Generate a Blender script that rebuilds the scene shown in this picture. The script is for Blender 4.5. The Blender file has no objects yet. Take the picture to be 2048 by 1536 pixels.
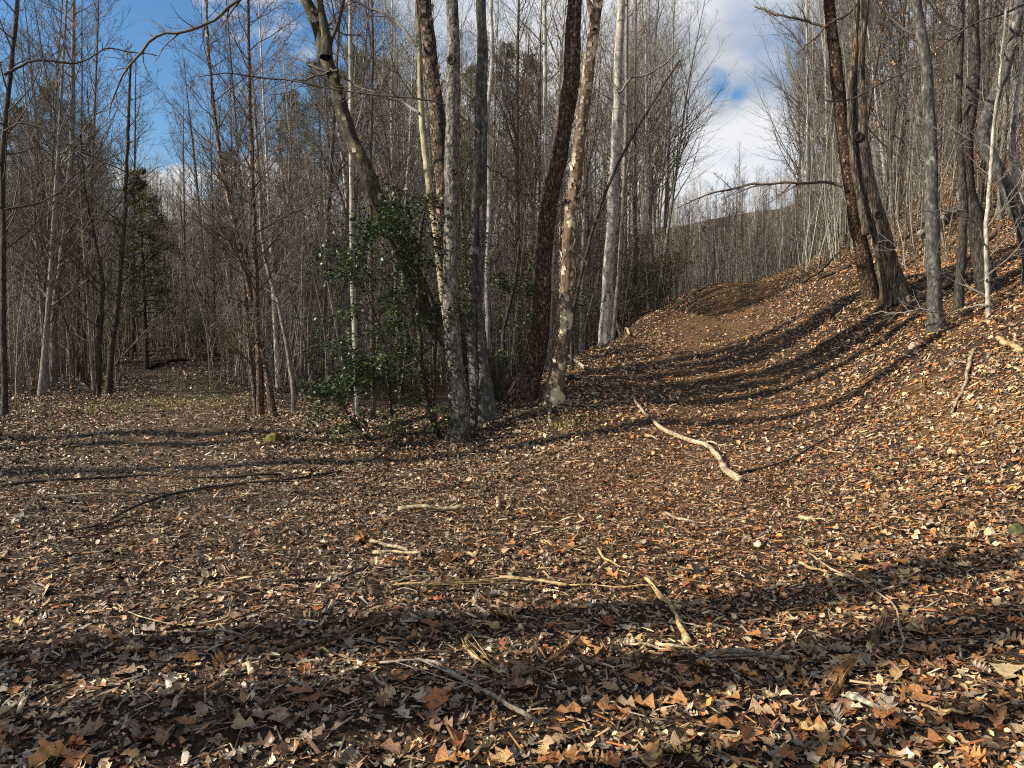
import bpy, math
import numpy as np
from mathutils import Vector

SC = bpy.context.scene
COL = SC.collection
rng = np.random.default_rng(7)

# ------------------------------------------------------------------ camera, sky, sun, exposure
CAM_H = 1.6
PITCH = math.radians(4.39)
FPX = 1536.0                       # focal length in pixels of the 2048 px wide photograph
cam_d = bpy.data.cameras.new("camera")
cam_d.lens = 27.0
cam_d.sensor_width = 36.0
cam_d.clip_start = 0.05
cam_d.clip_end = 2000.0
cam = bpy.data.objects.new("camera", cam_d)
COL.objects.link(cam)
cam.location = (0, 0, CAM_H)
cam.rotation_euler = (math.pi / 2 - PITCH, 0, 0)
SC.camera = cam

SUN_EL = math.radians(33)
SUN_DIR = np.array([math.cos(SUN_EL) * 0.975, math.cos(SUN_EL) * 0.222, -math.sin(SUN_EL)])   # the way the light travels
sun_d = bpy.data.lights.new("sun", 'SUN')
sun_d.energy = 5.0
sun_d.angle = math.radians(0.5)
sun_d.color = (1.0, 0.91, 0.76)
sun = bpy.data.objects.new("sun", sun_d)
COL.objects.link(sun)
sun.rotation_euler = Vector(SUN_DIR).to_track_quat('-Z', 'Y').to_euler()

W = bpy.data.worlds.new("World")
SC.world = W
W.use_nodes = True
SKY_STRENGTH = 0.08
CLOUD = 0.41


def ray(u, v):
    x = (np.asarray(u, float) - 1024) / FPX
    y = -(np.asarray(v, float) - 768) / FPX
    c, s = math.cos(PITCH), math.sin(PITCH)
    return np.stack([x, c + y * s, -s + y * c], -1)


def pt(u, v, d):
    """the point seen at photo pixel (u, v) at distance d along the view's ground direction"""
    r = ray(u, v)
    d = np.asarray(d, float)
    return r / r[..., 1:2] * d[..., None] + np.array([0, 0, CAM_H])


def world_nodes():
    nt = W.node_tree
    N, L = nt.nodes, nt.links
    N.clear()
    out = N.new('ShaderNodeOutputWorld')
    sky = N.new('ShaderNodeTexSky')
    sky.sky_type = 'NISHITA'
    sky.sun_disc = False
    sky.sun_elevation = SUN_EL
    sky.sun_rotation = math.atan2(-SUN_DIR[0], -SUN_DIR[1])
    sky.air_density = 1.0
    sky.dust_density = 0.3
    sky.ozone_density = 2.0
    b1 = N.new('ShaderNodeBackground')
    b1.inputs['Strength'].default_value = SKY_STRENGTH
    hs = N.new('ShaderNodeHueSaturation')
    hs.inputs['Saturation'].default_value = 1.25
    L.new(sky.outputs[0], hs.inputs['Color'])
    L.new(hs.outputs[0], b1.inputs['Color'])
    tc = N.new('ShaderNodeTexCoord')
    sep = N.new('ShaderNodeSeparateXYZ')
    L.new(tc.outputs['Generated'], sep.inputs[0])

    def math_(op, a, b=None, clamp=False):
        m = N.new('ShaderNodeMath'); m.operation = op; m.use_clamp = clamp
        for i, x in enumerate((a, b)):
            if x is None: continue
            if isinstance(x, (int, float)): m.inputs[i].default_value = x
            else: L.new(x, m.inputs[i])
        return m.outputs[0]
    # a flat cloud layer overhead: direction divided by its height
    zz = math_('ADD', math_('MAXIMUM', sep.outputs[2], 0.0), 0.22)
    cx = math_('DIVIDE', sep.outputs[0], zz)
    cy = math_('DIVIDE', sep.outputs[1], zz)
    comb = N.new('ShaderNodeCombineXYZ')
    L.new(cx, comb.inputs[0]); L.new(cy, comb.inputs[1])

    def noise(scale, detail, off, rough=0.55):
        mp = N.new('ShaderNodeMapping')
        mp.inputs['Location'].default_value = off
        L.new(comb.outputs[0], mp.inputs[0])
        n = N.new('ShaderNodeTexNoise')
        n.inputs['Scale'].default_value = scale
        n.inputs['Detail'].default_value = detail
        n.inputs['Roughness'].default_value = rough
        L.new(mp.outputs[0], n.inputs['Vector'])
        return n.outputs['Fac']
    n1 = noise(1.1, 8, (3.1, 1.7, 0))
    n3 = noise(3.4, 6, (1.3, 5.1, 0))
    # the gaps of blue sky: real directions of the sky
    gap = None
    for (u, v, size, amt) in ((110, 130, 0.10, 0.42), (320, 210, 0.07, 0.34), (640, 215, 0.07, 0.3), (1440, 172, 0.012, 0.19), (1475, 188, 0.008, 0.2), (975, 185, .05, .2)):
        r = ray(u, v); r = r / np.linalg.norm(r)
        d = N.new('ShaderNodeVectorMath'); d.operation = 'DISTANCE'
        L.new(tc.outputs['Generated'], d.inputs[0]); d.inputs[1].default_value = tuple(r)
        rag = math_('MULTIPLY', math_('SUBTRACT', n3, 0.5), size * 7.0)
        g = math_('MULTIPLY', math_('SUBTRACT', 1.0, math_('DIVIDE', math_('ADD', d.outputs['Value'], rag), size * 1.9), True), amt)
        gap = g if gap is None else math_('MAXIMUM', gap, g)
    thick = math_('DIVIDE', 0.085, math_('ADD', math_('MAXIMUM', sep.outputs[2], 0.0), 0.32))
    m = math_('SUBTRACT', math_('ADD', n1, math_('SUBTRACT', thick, 0.08)), gap)
    ramp = N.new('ShaderNodeValToRGB')
    ramp.color_ramp.elements[0].position = 0.38
    ramp.color_ramp.elements[1].position = 0.58
    L.new(m, ramp.inputs[0])
    n2 = noise(1.6, 6, (8.2, 0.4, 0), 0.5)
    cr = N.new('ShaderNodeValToRGB')
    e = cr.color_ramp.elements
    e[0].position = 0.34; e[0].color = (0.62, 0.67, 0.74, 1)
    e[1].position = 0.50; e[1].color = (1.18, 1.2, 1.24, 1)
    L.new(n2, cr.inputs[0])
    b2 = N.new('ShaderNodeBackground')
    b2.inputs['Strength'].default_value = CLOUD
    L.new(cr.outputs[0], b2.inputs['Color'])
    mix = N.new('ShaderNodeMixShader')
    L.new(ramp.outputs[0], mix.inputs[0]); L.new(b1.outputs[0], mix.inputs[1]); L.new(b2.outputs[0], mix.inputs[2])
    L.new(mix.outputs[0], out.inputs['Surface'])


world_nodes()
SC.view_settings.view_transform = 'Standard'
SC.view_settings.look = 'None'
SC.view_settings.gamma = 1.0
SC.view_settings.use_curve_mapping = False
SC.view_settings.exposure = 0.85
SC.render.engine = 'CYCLES'
SC.cycles.max_bounces = 5
SC.cycles.diffuse_bounces = 2
SC.cycles.glossy_bounces = 2
SC.cycles.use_denoising = False
SC.cycles.pixel_filter_type = 'BLACKMAN_HARRIS'
SC.cycles.filter_width = 1.1


# ------------------------------------------------------------------ mesh helpers
class MB:
    """collects vertices, faces and vertex colours; build() links them as ONE mesh object"""
    def __init__(self):
        self.v, self.f, self.c, self.n = [], [], [], 0

    def add(self, v, f, c=None):
        v = np.asarray(v, np.float32).reshape(-1, 3)
        self.v.append(v)
        self.f.append(np.asarray(f, np.int64) + self.n)
        if c is not None:
            c = np.asarray(c, np.float32)
            self.c.append(np.broadcast_to(c, (len(v), 3)) if c.ndim == 1 else c)
        self.n += len(v)

    def mesh(self, name, mat, smooth=True):
        me = bpy.data.meshes.new(name)
        v = np.concatenate(self.v) if self.v else np.zeros((0, 3), np.float32)
        me.vertices.add(len(v)); me.vertices.foreach_set('co', v.ravel())
        loops = np.concatenate([f.ravel() for f in self.f]).astype(np.int32)
        tot = np.concatenate([np.full(len(f), f.shape[1]) for f in self.f]).astype(np.int32)
        st = np.concatenate([[0], np.cumsum(tot)[:-1]]).astype(np.int32)
        me.loops.add(len(loops)); me.loops.foreach_set('vertex_index', loops)
        me.polygons.add(len(tot)); me.polygons.foreach_set('loop_start', st); me.polygons.foreach_set('loop_total', tot)
        me.polygons.foreach_set('use_smooth', np.full(len(tot), bool(smooth)))
        me.update(calc_edges=True)
        if self.c:
            c = np.concatenate(self.c)
            a = me.color_attributes.new('Col', 'FLOAT_COLOR', 'POINT')
            a.data.foreach_set('color', np.concatenate([c, np.ones((len(c), 1), np.float32)], 1).ravel())
        if mat: me.materials.append(mat)
        return me

    def build(self, name, mat, parent=None, loc=None, smooth=True):
        o = bpy.data.objects.new(name, self.mesh(name, mat, smooth))
        COL.objects.link(o)
        if parent is not None: o.parent = parent
        if loc is not None: o.location = loc
        return o


def link(name, me, parent=None, loc=None):
    o = bpy.data.objects.new(name, me)
    COL.objects.link(o)
    if parent is not None: o.parent = parent
    if loc is not None: o.location = loc
    return o


def tag(o, label=None, cat=None, group=None, kind=None):
    if label: o['label'] = label
    if cat: o['category'] = cat
    if group: o['group'] = group
    if kind: o['kind'] = kind
    return o


def thing(name, loc, label, cat, group=None):
    o = bpy.data.objects.new(name, None)
    o.empty_display_size = 0.1
    COL.objects.link(o)
    o.location = loc
    return tag(o, label, cat, group)


def norm(a):
    return a / np.maximum(np.linalg.norm(a, axis=-1, keepdims=True), 1e-9)


def tubes(mb, P, R, sides, rough=0.0, col=None, r=rng, roots=None):
    """P (N,n,3) centre lines, R (N,n) radii"""
    P = np.asarray(P, float); R = np.asarray(R, float)
    if P.ndim == 2: P, R = P[None], R[None]
    N, n, _ = P.shape
    T = norm(np.gradient(P, axis=1))
    mean = norm(P[:, -1] - P[:, 0])
    ref = np.where(np.abs(mean[:, 2:3]) < 0.8, np.array([[0, 0, 1.0]]), np.array([[1.0, 0, 0]]))[:, None, :]
    U = norm(np.cross(T, np.broadcast_to(ref, T.shape)))
    V = np.cross(T, U)
    a = np.arange(sides) * 2 * math.pi / sides + r.random((N, 1)) * 6
    rr = R[:, :, None] * np.ones((1, 1, sides))
    if rough:
        k = r.normal(size=(N, n, sides))
        k = (k + np.roll(k, 1, 1) + np.roll(k, 1, 2) + np.roll(np.roll(k, 1, 1), 1, 2)) / 2
        rr = rr * (1 + rough * k)
    if roots is not None:            # buttresses at the foot
        ph = r.random() * 6.28
        rr = rr * (1 + roots[None, :, None] * (.55 + .8 * np.maximum(0, np.cos(a * int(r.integers(3, 6)) + ph)) * (1 + .5 * np.cos(a + ph)))[:, None, :])
    vv = P[:, :, None, :] + rr[..., None] * (np.cos(a)[:, None, :, None] * U[:, :, None, :] + np.sin(a)[:, None, :, None] * V[:, :, None, :])
    b = (np.arange(N) * n * sides)[:, None, None]
    i = (np.arange(n - 1) * sides)[None, :, None]
    j = np.arange(sides)[None, None, :]
    j2 = (j + 1) % sides
    f = np.stack([b + i + j, b + i + j2, b + i + sides + j2, b + i + sides + j], -1).reshape(-1, 4)
    c = None
    if col is not None:
        c = np.asarray(col, float)
        c = np.broadcast_to(c, (N * n * sides, 3)) if c.ndim == 1 else np.repeat(c, n * sides, 0)
    mb.add(vv.reshape(-1, 3), f, c)


def resample(P, R, n):
    """Catmull-Rom through the points"""
    P = np.asarray(P, float); R = np.asarray(R, float)
    seg = np.linalg.norm(np.diff(P, axis=0), axis=1)
    s = np.concatenate([[0], np.cumsum(np.sqrt(np.maximum(seg, 1e-6)))])
    m = np.gradient(P, s, axis=0, edge_order=1)
    q = np.linspace(0, 1, n)
    arc = np.concatenate([[0], np.cumsum(seg)]); arc /= arc[-1]
    x = np.interp(q, arc, s)
    k = np.clip(np.searchsorted(s, x, side='right') - 1, 0, len(s) - 2)
    h = (s[k + 1] - s[k]); t = (x - s[k]) / h
    t = t[:, None]; h = h[:, None]
    out = (2 * t**3 - 3 * t**2 + 1) * P[k] + (t**3 - 2 * t**2 + t) * h * m[k] + (-2 * t**3 + 3 * t**2) * P[k + 1] + (t**3 - t**2) * h * m[k + 1]
    return out, np.interp(x, s, R)


def sprout(P, R, k, t0, t1, lens, ang, up, wig, n, rr, r, rtip=0.15, rmin=0.0015, az=None):
    """k side shoots on each of the N parents; lens(t, parent_length) gives their lengths"""
    N, m, _ = P.shape
    L = np.linalg.norm(np.diff(P, axis=1), axis=2).sum(1)
    t = (t0 + (t1 - t0) * (np.arange(k)[None, :] + r.random((N, k))) / k)
    x = t * (m - 1); i = np.clip(x.astype(int), 0, m - 2); f = (x - i)[..., None]
    b = np.arange(N)[:, None]
    pos = P[b, i] * (1 - f) + P[b, i + 1] * f
    T = norm(P[b, i + 1] - P[b, i])
    pr = R[b, i] * (1 - f[..., 0]) + R[b, i + 1] * f[..., 0]
    rv = norm(r.normal(size=(N, k, 3)))
    perp = norm(rv - (rv * T).sum(-1, keepdims=True) * T)
    a = np.radians(ang[0] + (ang[1] - ang[0]) * r.random((N, k)))[..., None]
    d = np.cos(a) * T + np.sin(a) * perp
    ln = lens(t, L[:, None]) * (0.6 + 0.8 * r.random((N, k)))
    M = N * k
    pos, d, ln, pr = pos.reshape(M, 3), d.reshape(M, 3), ln.reshape(M), pr.reshape(M)
    out = np.zeros((M, n, 3)); out[:, 0] = pos
    for q in range(1, n):
        d = norm(d + np.array([0, 0, up]) + wig * r.normal(size=(M, 3)))
        out[:, q] = out[:, q - 1] + d * (ln / (n - 1))[:, None]
    r0 = np.maximum(np.minimum(pr * rr, ln * 0.018 + 0.0015), rmin)
    rad = r0[:, None] * (1 - (1 - rtip) * np.linspace(0, 1, n)[None, :])
    return out, np.maximum(rad, rmin * 0.7)


# ------------------------------------------------------------------ terrain
ctrl = []
for u, v, d in [(915, 885, 10.3), (1040, 800, 11.4), (1105, 805, 11.1), (1200, 900, 8.8), (1250, 820, 10.4), (1000, 960, 7.9),
                (1450, 900, 8.9), (1450, 800, 11.4), (1450, 700, 16), (1450, 640, 21), (1480, 600, 26), (1500, 562, 33),
                (1200, 690, 15.5), (1300, 625, 21), (1390, 578, 28),
                (1880, 660, 11), (1790, 600, 13), (1740, 580, 13.6), (1980, 590, 11.8), (2048, 650, 9.3), (2000, 780, 8.2), (2040, 950, 6.2),
                (1800, 800, 9.5), (1750, 700, 12), (1650, 600, 19), (1620, 545, 29), (1990, 500, 15), (2000, 400, 19), (2040, 300, 24),
                (1800, 480, 19), (1850, 380, 26), (1700, 500, 25), (350, 700, 29), (300, 690, 31), (430, 700, 30),
                (1640, 542, 40), (1700, 500, 42), (1590, 550, 36), (1770, 440, 44), (215, 790, 17.5), (520, 830, 13.7), (10, 835, 13.3), (295, 740, 26)]:
    ctrl.append(pt(u, v, d))
ctrl += [np.array(p, float) for p in [
    (-4, 2, 0), (-1, 2, 0), (1.5, 2, 0), (3.5, 2.5, .12), (-6, 5, 0), (-3, 5, 0), (0, 5, 0), (2.2, 5, .02), (4, 5, .3), (-8, 9, 0), (-4, 9, 0), (-1.8, 9, -.02),
    (-10, 13, 0), (-6, 18, 0), (0, 16, .1), (-1.5, 13.5, .0), (2.5, 21, .7), (-3, 24, .2), (5, 28, 1.5), (14, 42, 3.4), (10, 45, 3.0), (17, 46, 4.0), (16, 60, 3.5),
    (14, 22, 7.2), (20, 30, 12.5), (30, 45, 21), (14, 10, 5), (25, 12, 12), (12, 3, 3.2), (8, 0, 1.2), (8, 4, 1.7), (30, 0, 9), (30, 28, 18),
    (-10, 36, 1.2), (-20, 30, 1), (-15, 20, .1), (-25, 12, .2), (-30, 45, 4), (-10, 50, 4), (-40, 70, 8), (-10, 75, 7), (8, 60, 3.6), (10, 80, 6), (22, 78, 6),
    (45, 70, 25), (-60, 100, 13), (0, 110, 13), (30, 115, 11), (60, 100, 27), (-60, 40, 5), (-30, 0, 0), (-60, 0, 1), (0, -15, 0), (-20, -15, 0), (20, -15, 2),
    (60, 0, 17), (60, 40, 29), (-90, 160, 17), (0, 180, 17), (90, 170, 34), (-120, 40, 10), (-120, 0, 5), (0, -40, 0), (-60, -40, 0), (90, -40, 14), (120, 40, 36)]]
ctrl = np.array(ctrl)


def tps_fit(xy, z, lam):
    d = np.linalg.norm(xy[:, None] - xy[None], axis=2)
    K = np.where(d > 0, d * d * np.log(np.maximum(d, 1e-9)), 0) + lam * np.eye(len(xy))
    Q = np.concatenate([np.ones((len(xy), 1)), xy], 1)
    A = np.block([[K, Q], [Q.T, np.zeros((3, 3))]])
    return np.linalg.solve(A, np.concatenate([z, np.zeros(3)]))


_sc = 20.0
_w = tps_fit(ctrl[:, :2] / _sc, ctrl[:, 2], 2e-4)


def tps(x, y):
    o = np.empty(x.size); xf, yf = x.ravel() / _sc, y.ravel() / _sc
    for s in range(0, x.size, 20000):
        q = np.stack([xf[s:s + 20000], yf[s:s + 20000]], 1)
        d2 = ((q[:, None] - ctrl[None, :, :2] / _sc)**2).sum(2)
        k = np.where(d2 > 1e-12, 0.5 * d2 * np.log(np.maximum(d2, 1e-12)), 0)
        o[s:s + 20000] = k @ _w[:-3] + _w[-3] + q @ _w[-2:]
    return o.reshape(x.shape)


def vnoise(x, y, seed):
    r = np.random.default_rng(seed)
    tab = r.random((256, 256))
    xi, yi = np.floor(x).astype(int), np.floor(y).astype(int)
    fx, fy = x - xi, y - yi
    fx = fx * fx * (3 - 2 * fx); fy = fy * fy * (3 - 2 * fy)
    g = lambda a, b: tab[a & 255, b & 255]
    return (g(xi, yi) * (1 - fx) + g(xi + 1, yi) * fx) * (1 - fy) + (g(xi, yi + 1) * (1 - fx) + g(xi + 1, yi + 1) * fx) * fy - 0.5


def smooth(a, lo, hi):
    t = np.clip((a - lo) / (hi - lo), 0, 1)
    return t * t * (3 - 2 * t)


def axis(lo, a, b, hi, step, grow):
    mid = list(np.arange(a, b, step))
    x, s = b, step
    while x < hi:
        mid.append(x); s *= grow; x += s
    mid.append(hi)
    x, s = a - step, step
    left = []
    while x > lo:
        left.append(x); s *= grow; x -= s
    left.append(lo)
    return np.array(left[::-1] + mid)


GX = axis(-220, -7, 9, 220, 0.085, 1.06)
GY = axis(-60, 1.0, 16, 300, 0.085, 1.05)
XX, YY = np.meshgrid(GX, GY)
ZZ = tps(XX, YY)
ZZ = np.clip(ZZ, -1.0, 45)
near = np.clip(1.3 - np.hypot(XX, YY - 6) / 40, 0.0, 1)
ZZ += near * (0.10 * vnoise(XX / 1.1, YY / 1.1, 1) + 0.05 * vnoise(XX / .42, YY / .42, 2) + 0.03 * vnoise(XX / .17, YY / .17, 3))
ZZ += (1 - near) * 0.5 * vnoise(XX / 5, YY / 5, 4) + smooth(np.hypot(XX, YY), 50, 90) * (5 * vnoise(XX / 24, YY / 24, 5) + 2 * vnoise(XX / 9, YY / 9, 6))


def tz(x, y):
    x = np.asarray(x, float); y = np.asarray(y, float)
    i = np.clip(np.searchsorted(GX, x) - 1, 0, len(GX) - 2)
    j = np.clip(np.searchsorted(GY, y) - 1, 0, len(GY) - 2)
    fx = (x - GX[i]) / (GX[i + 1] - GX[i]); fy = (y - GY[j]) / (GY[j + 1] - GY[j])
    return (ZZ[j, i] * (1 - fx) + ZZ[j, i + 1] * fx) * (1 - fy) + (ZZ[j + 1, i] * (1 - fx) + ZZ[j + 1, i + 1] * fx) * fy


def tnormal(x, y, e=0.15):
    gx = (tz(x + e, y) - tz(x - e, y)) / (2 * e)
    gy = (tz(x, y + e) - tz(x, y - e)) / (2 * e)
    return norm(np.stack([-gx, -gy, np.ones_like(gx)], -1))


def hit(u, v):
    """where the sight line through photo pixel (u, v) meets the ground"""
    r = ray(float(u), float(v)); r = r / r[1]
    d = np.concatenate([np.arange(1.2, 30, 0.02), np.arange(30, 150, 0.2)])
    p = r[None] * d[:, None] + np.array([0, 0, CAM_H])
    g = p[:, 2] - tz(p[:, 0], p[:, 1])
    k = np.argmax(g < 0)
    if g[k] >= 0: k = len(d) - 1
    return p[k]


def pix(p):
    """photo pixel of world points"""
    p = np.asarray(p, float) - np.array([0, 0, CAM_H])
    c, s = math.cos(PITCH), math.sin(PITCH)
    f = p[..., 1] * c - p[..., 2] * s
    up = p[..., 1] * s + p[..., 2] * c
    return 1024 + FPX * p[..., 0] / f, 768 - FPX * up / f


# ------------------------------------------------------------------ materials
def new_mat(name):
    m = bpy.data.materials.new(name)
    m.use_nodes = True
    nt = m.node_tree
    return m, nt.nodes, nt.links, nt.nodes['Principled BSDF']


def ramp_node(N, stops):
    r = N.new('ShaderNodeValToRGB')
    e = r.color_ramp.elements
    while len(e) < len(stops): e.new(0.5)
    for k, (p, c) in enumerate(stops):
        e[k].position = p; e[k].color = (*c, 1)
    return r


def noise_node(N, L, vec, scale, detail=4, rough=0.55):
    n = N.new('ShaderNodeTexNoise')
    n.inputs['Scale'].default_value = scale
    n.inputs['Detail'].default_value = detail
    n.inputs['Roughness'].default_value = rough
    L.new(vec, n.inputs['Vector'])
    return n.outputs['Fac']


def mapped(N, L, scale):
    tc = N.new('ShaderNodeTexCoord')
    mp = N.new('ShaderNodeMapping')
    mp.inputs['Scale'].default_value = scale
    L.new(tc.outputs['Object'], mp.inputs[0])
    return mp.outputs[0]


def bark(name, stops, scale, vs, bump, detail=6, blotch=None, bands=False, objcol=False, rough=0.85, crack=None):
    m, N, L, B = new_mat(name)
    vec = mapped(N, L, (1, 1, vs))
    n1 = noise_node(N, L, vec, scale, detail, 0.65)
    r = ramp_node(N, stops)
    L.new(n1, r.inputs[0])
    col = r.outputs[0]
    if blotch:
        bc, bs, lo, hi = blotch
        n2 = noise_node(N, L, mapped(N, L, (1, 1, 0.6)), bs, 5, 0.6)
        br = ramp_node(N, [(lo, (0, 0, 0)), (hi, (1, 1, 1))])
        L.new(n2, br.inputs[0])
        mx = N.new('ShaderNodeMix'); mx.data_type = 'RGBA'
        L.new(br.outputs[0], mx.inputs[0]); L.new(col, mx.inputs[6]); mx.inputs[7].default_value = (*bc, 1)
        col = mx.outputs[2]
    if bands:
        n3 = noise_node(N, L, mapped(N, L, (1.2, 1.2, 16)), 2.2, 3, 0.5)
        br = ramp_node(N, [(0.30, (.35, .33, .3)), (0.44, (1, 1, 1))])
        L.new(n3, br.inputs[0])
        mx = N.new('ShaderNodeMix'); mx.data_type = 'RGBA'; mx.blend_type = 'MULTIPLY'
        mx.inputs[0].default_value = 0.85
        L.new(col, mx.inputs[6]); L.new(br.outputs[0], mx.inputs[7])
        col = mx.outputs[2]
    edge = None
    if crack:                           # plates parted by cracks
        vo = N.new('ShaderNodeTexVoronoi'); vo.feature = 'DISTANCE_TO_EDGE'; vo.inputs['Scale'].default_value = crack[0]
        wv = N.new('ShaderNodeVectorMath'); wv.operation = 'ADD'
        nz = N.new('ShaderNodeTexNoise'); nz.inputs['Scale'].default_value = crack[0] * .6
        ws = N.new('ShaderNodeVectorMath'); ws.operation = 'SCALE'; ws.inputs['Scale'].default_value = .9 / crack[0]
        cv = mapped(N, L, (1, 1, crack[1]))
        L.new(cv, nz.inputs['Vector']); L.new(nz.outputs['Color'], ws.inputs[0]); L.new(cv, wv.inputs[0]); L.new(ws.outputs[0], wv.inputs[1])
        L.new(wv.outputs[0], vo.inputs['Vector'])
        er = ramp_node(N, [(0.0, (.18, .16, .15)), (.16, (1, 1, 1))]); L.new(vo.outputs['Distance'], er.inputs[0])
        mx = N.new('ShaderNodeMix'); mx.data_type = 'RGBA'; mx.blend_type = 'MULTIPLY'; mx.inputs[0].default_value = crack[2]
        L.new(col, mx.inputs[6]); L.new(er.outputs[0], mx.inputs[7]); col = mx.outputs[2]
        edge = er.outputs[0]
    if objcol:
        oi = N.new('ShaderNodeObjectInfo')
        mx = N.new('ShaderNodeMix'); mx.data_type = 'RGBA'; mx.blend_type = 'MULTIPLY'
        mx.inputs[0].default_value = 1.0
        L.new(col, mx.inputs[6]); L.new(oi.outputs['Color'], mx.inputs[7])
        col = mx.outputs[2]
    L.new(col, B.inputs['Base Color'])
    B.inputs['Roughness'].default_value = rough
    B.inputs['Specular IOR Level'].default_value = 0.25
    if bump:
        n4 = noise_node(N, L, vec, scale * 1.3, 5, 0.7)
        b = N.new('ShaderNodeBump')
        b.inputs['Strength'].default_value = 0.9
        b.inputs['Distance'].default_value = bump
        hgt = n4
        if edge is not None:
            ad = N.new('ShaderNodeMath'); ad.operation = 'MULTIPLY_ADD'; ad.inputs[1].default_value = .8
            L.new(edge, ad.inputs[0]); L.new(n4, ad.inputs[2]); hgt = ad.outputs[0]
        L.new(hgt, b.inputs['Height']); L.new(b.outputs[0], B.inputs['Normal'])
    return m


M_GREY = bark('grey_lichen_bark', [(.32, (.03, .026, .021)), (.49, (.115, .104, .088)), (.64, (.30, .285, .25))], 22, .45, .012,
              blotch=((.045, .04, .03), 6, .55, .62), bands=True, crack=(16, .5, .35))
M_GREY2 = bark('mottled_grey_bark', [(.3, (.02, .02, .017)), (.5, (.062, .058, .05)), (.66, (.17, .165, .145))], 26, .4, .012,
               blotch=((.26, .26, .235), 8, .60, .68))
M_DARK = bark('dark_bark', [(.3, (.02, .017, .014)), (.55, (.07, .058, .045)), (.7, (.15, .13, .10))], 24, .3, .012, crack=(30, .25, .7))
M_LEAN = bark('dark_mossy_bark', [(.32, (.014, .011, .008)), (.5, (.04, .033, .021)), (.68, (.11, .10, .06))], 16, .35, .014,
              blotch=((.19, .175, .09), 4, .58, .66))
M_BROWN = bark('brown_scaly_bark', [(.34, (.022, .014, .009)), (.5, (.085, .055, .036)), (.66, (.30, .21, .15))], 34, .35, .022, crack=(34, .38, .9))
M_REDBROWN = bark('red_brown_scaly_bark', [(.34, (.02, .011, .007)), (.5, (.075, .042, .026)), (.66, (.30, .19, .12))], 36, .4, .02, crack=(38, .5, .9))
M_RIDGED = bark('grey_ridged_bark', [(.34, (.03, .022, .015)), (.5, (.13, .102, .073)), (.66, (.34, .29, .22))], 30, .12, .02, crack=(34, .10, .8),
                blotch=((.26, .17, .10), 3.5, .56, .66))
M_SYC = bark('peeling_cream_bark', [(.36, (.035, .022, .014)), (.46, (.10, .065, .042)), (.58, (.17, .12, .08))], 18, .4, .012,
             blotch=((.50, .45, .28), 3.6, .55, .57))
M_CREAM = bark('pale_cream_bark', [(.34, (.18, .15, .09)), (.5, (.36, .32, .21)), (.66, (.5, .46, .33))], 14, .35, .008,
               blotch=((.16, .11, .07), 5, .57, .62))
M_BIRCH = bark('pale_birch_bark', [(.33, (.10, .09, .075)), (.48, (.29, .27, .235)), (.64, (.46, .44, .39))], 16, .5, .006, bands=True)
M_PEEL = bark('peeling_river_birch_bark', [(.34, (.035, .02, .013)), (.5, (.11, .068, .045)), (.66, (.32, .24, .175))], 30, .6, .012, crack=(26, .7, .7))
M_FILL = bark('forest_bark', [(.32, (.22, .20, .18)), (.5, (.55, .53, .5)), (.68, (1.0, .98, .94))], 18, .4, .01, objcol=True)
M_TWIG = bark('twig_bark', [(.3, (.5, .48, .45)), (.7, (.95, .9, .86))], 5, 1, 0, detail=2, objcol=True, rough=0.7)


def vcol_mat(name, rough, spec, var=0.25, scale=60, trans=0.0, bump=0.0, objrand=False):
    m, N, L, B = new_mat(name)
    at = N.new('ShaderNodeVertexColor'); at.layer_name = 'Col'
    n = noise_node(N, L, mapped(N, L, (1, 1, 1)), scale, 4, 0.6)
    r = ramp_node(N, [(.3, (1 - var,) * 3), (.7, (1 + var,) * 3)])
    L.new(n, r.inputs[0])
    mx = N.new('ShaderNodeMix'); mx.data_type = 'RGBA'; mx.blend_type = 'MULTIPLY'; mx.inputs[0].default_value = 1
    L.new(at.outputs['Color'], mx.inputs[6]); L.new(r.outputs[0], mx.inputs[7])
    if objrand:
        oi = N.new('ShaderNodeObjectInfo')
        rr = ramp_node(N, [(0, (.6, .58, .55)), (1, (1.3, 1.28, 1.25))]); L.new(oi.outputs['Random'], rr.inputs[0])
        m2 = N.new('ShaderNodeMix'); m2.data_type = 'RGBA'; m2.blend_type = 'MULTIPLY'; m2.inputs[0].default_value = 1
        L.new(mx.outputs[2], m2.inputs[6]); L.new(rr.outputs[0], m2.inputs[7]); mx = m2
    L.new(mx.outputs[2], B.inputs['Base Color'])
    B.inputs['Roughness'].default_value = rough
    B.inputs['Specular IOR Level'].default_value = spec
    if trans:
        out = [x for x in N if x.type == 'OUTPUT_MATERIAL'][0]
        tr = N.new('ShaderNodeBsdfTranslucent')
        L.new(mx.outputs[2], tr.inputs['Color'])
        ms = N.new('ShaderNodeMixShader'); ms.inputs[0].default_value = trans
        L.new(B.outputs[0], ms.inputs[1]); L.new(tr.outputs[0], ms.inputs[2]); L.new(ms.outputs[0], out.inputs['Surface'])
    if bump:
        b = N.new('ShaderNodeBump'); b.inputs['Distance'].default_value = bump
        L.new(n, b.inputs['Height']); L.new(b.outputs[0], B.inputs['Normal'])
    return m


M_LITTER = vcol_mat('dry_leaf', 0.42, 0.5, .3, 70)
M_STICK = vcol_mat('dead_wood', 0.8, 0.2, .75, 38, bump=.006)
M_HOLLY = vcol_mat('holly_leaf', 0.43, 0.4, .2, 40, trans=.12)
M_NEEDLE = vcol_mat('needle', 0.55, 0.3, .2, 8, trans=.15)
M_STONE = vcol_mat('stone', 0.9, 0.2, .5, 14, bump=.012)


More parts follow.
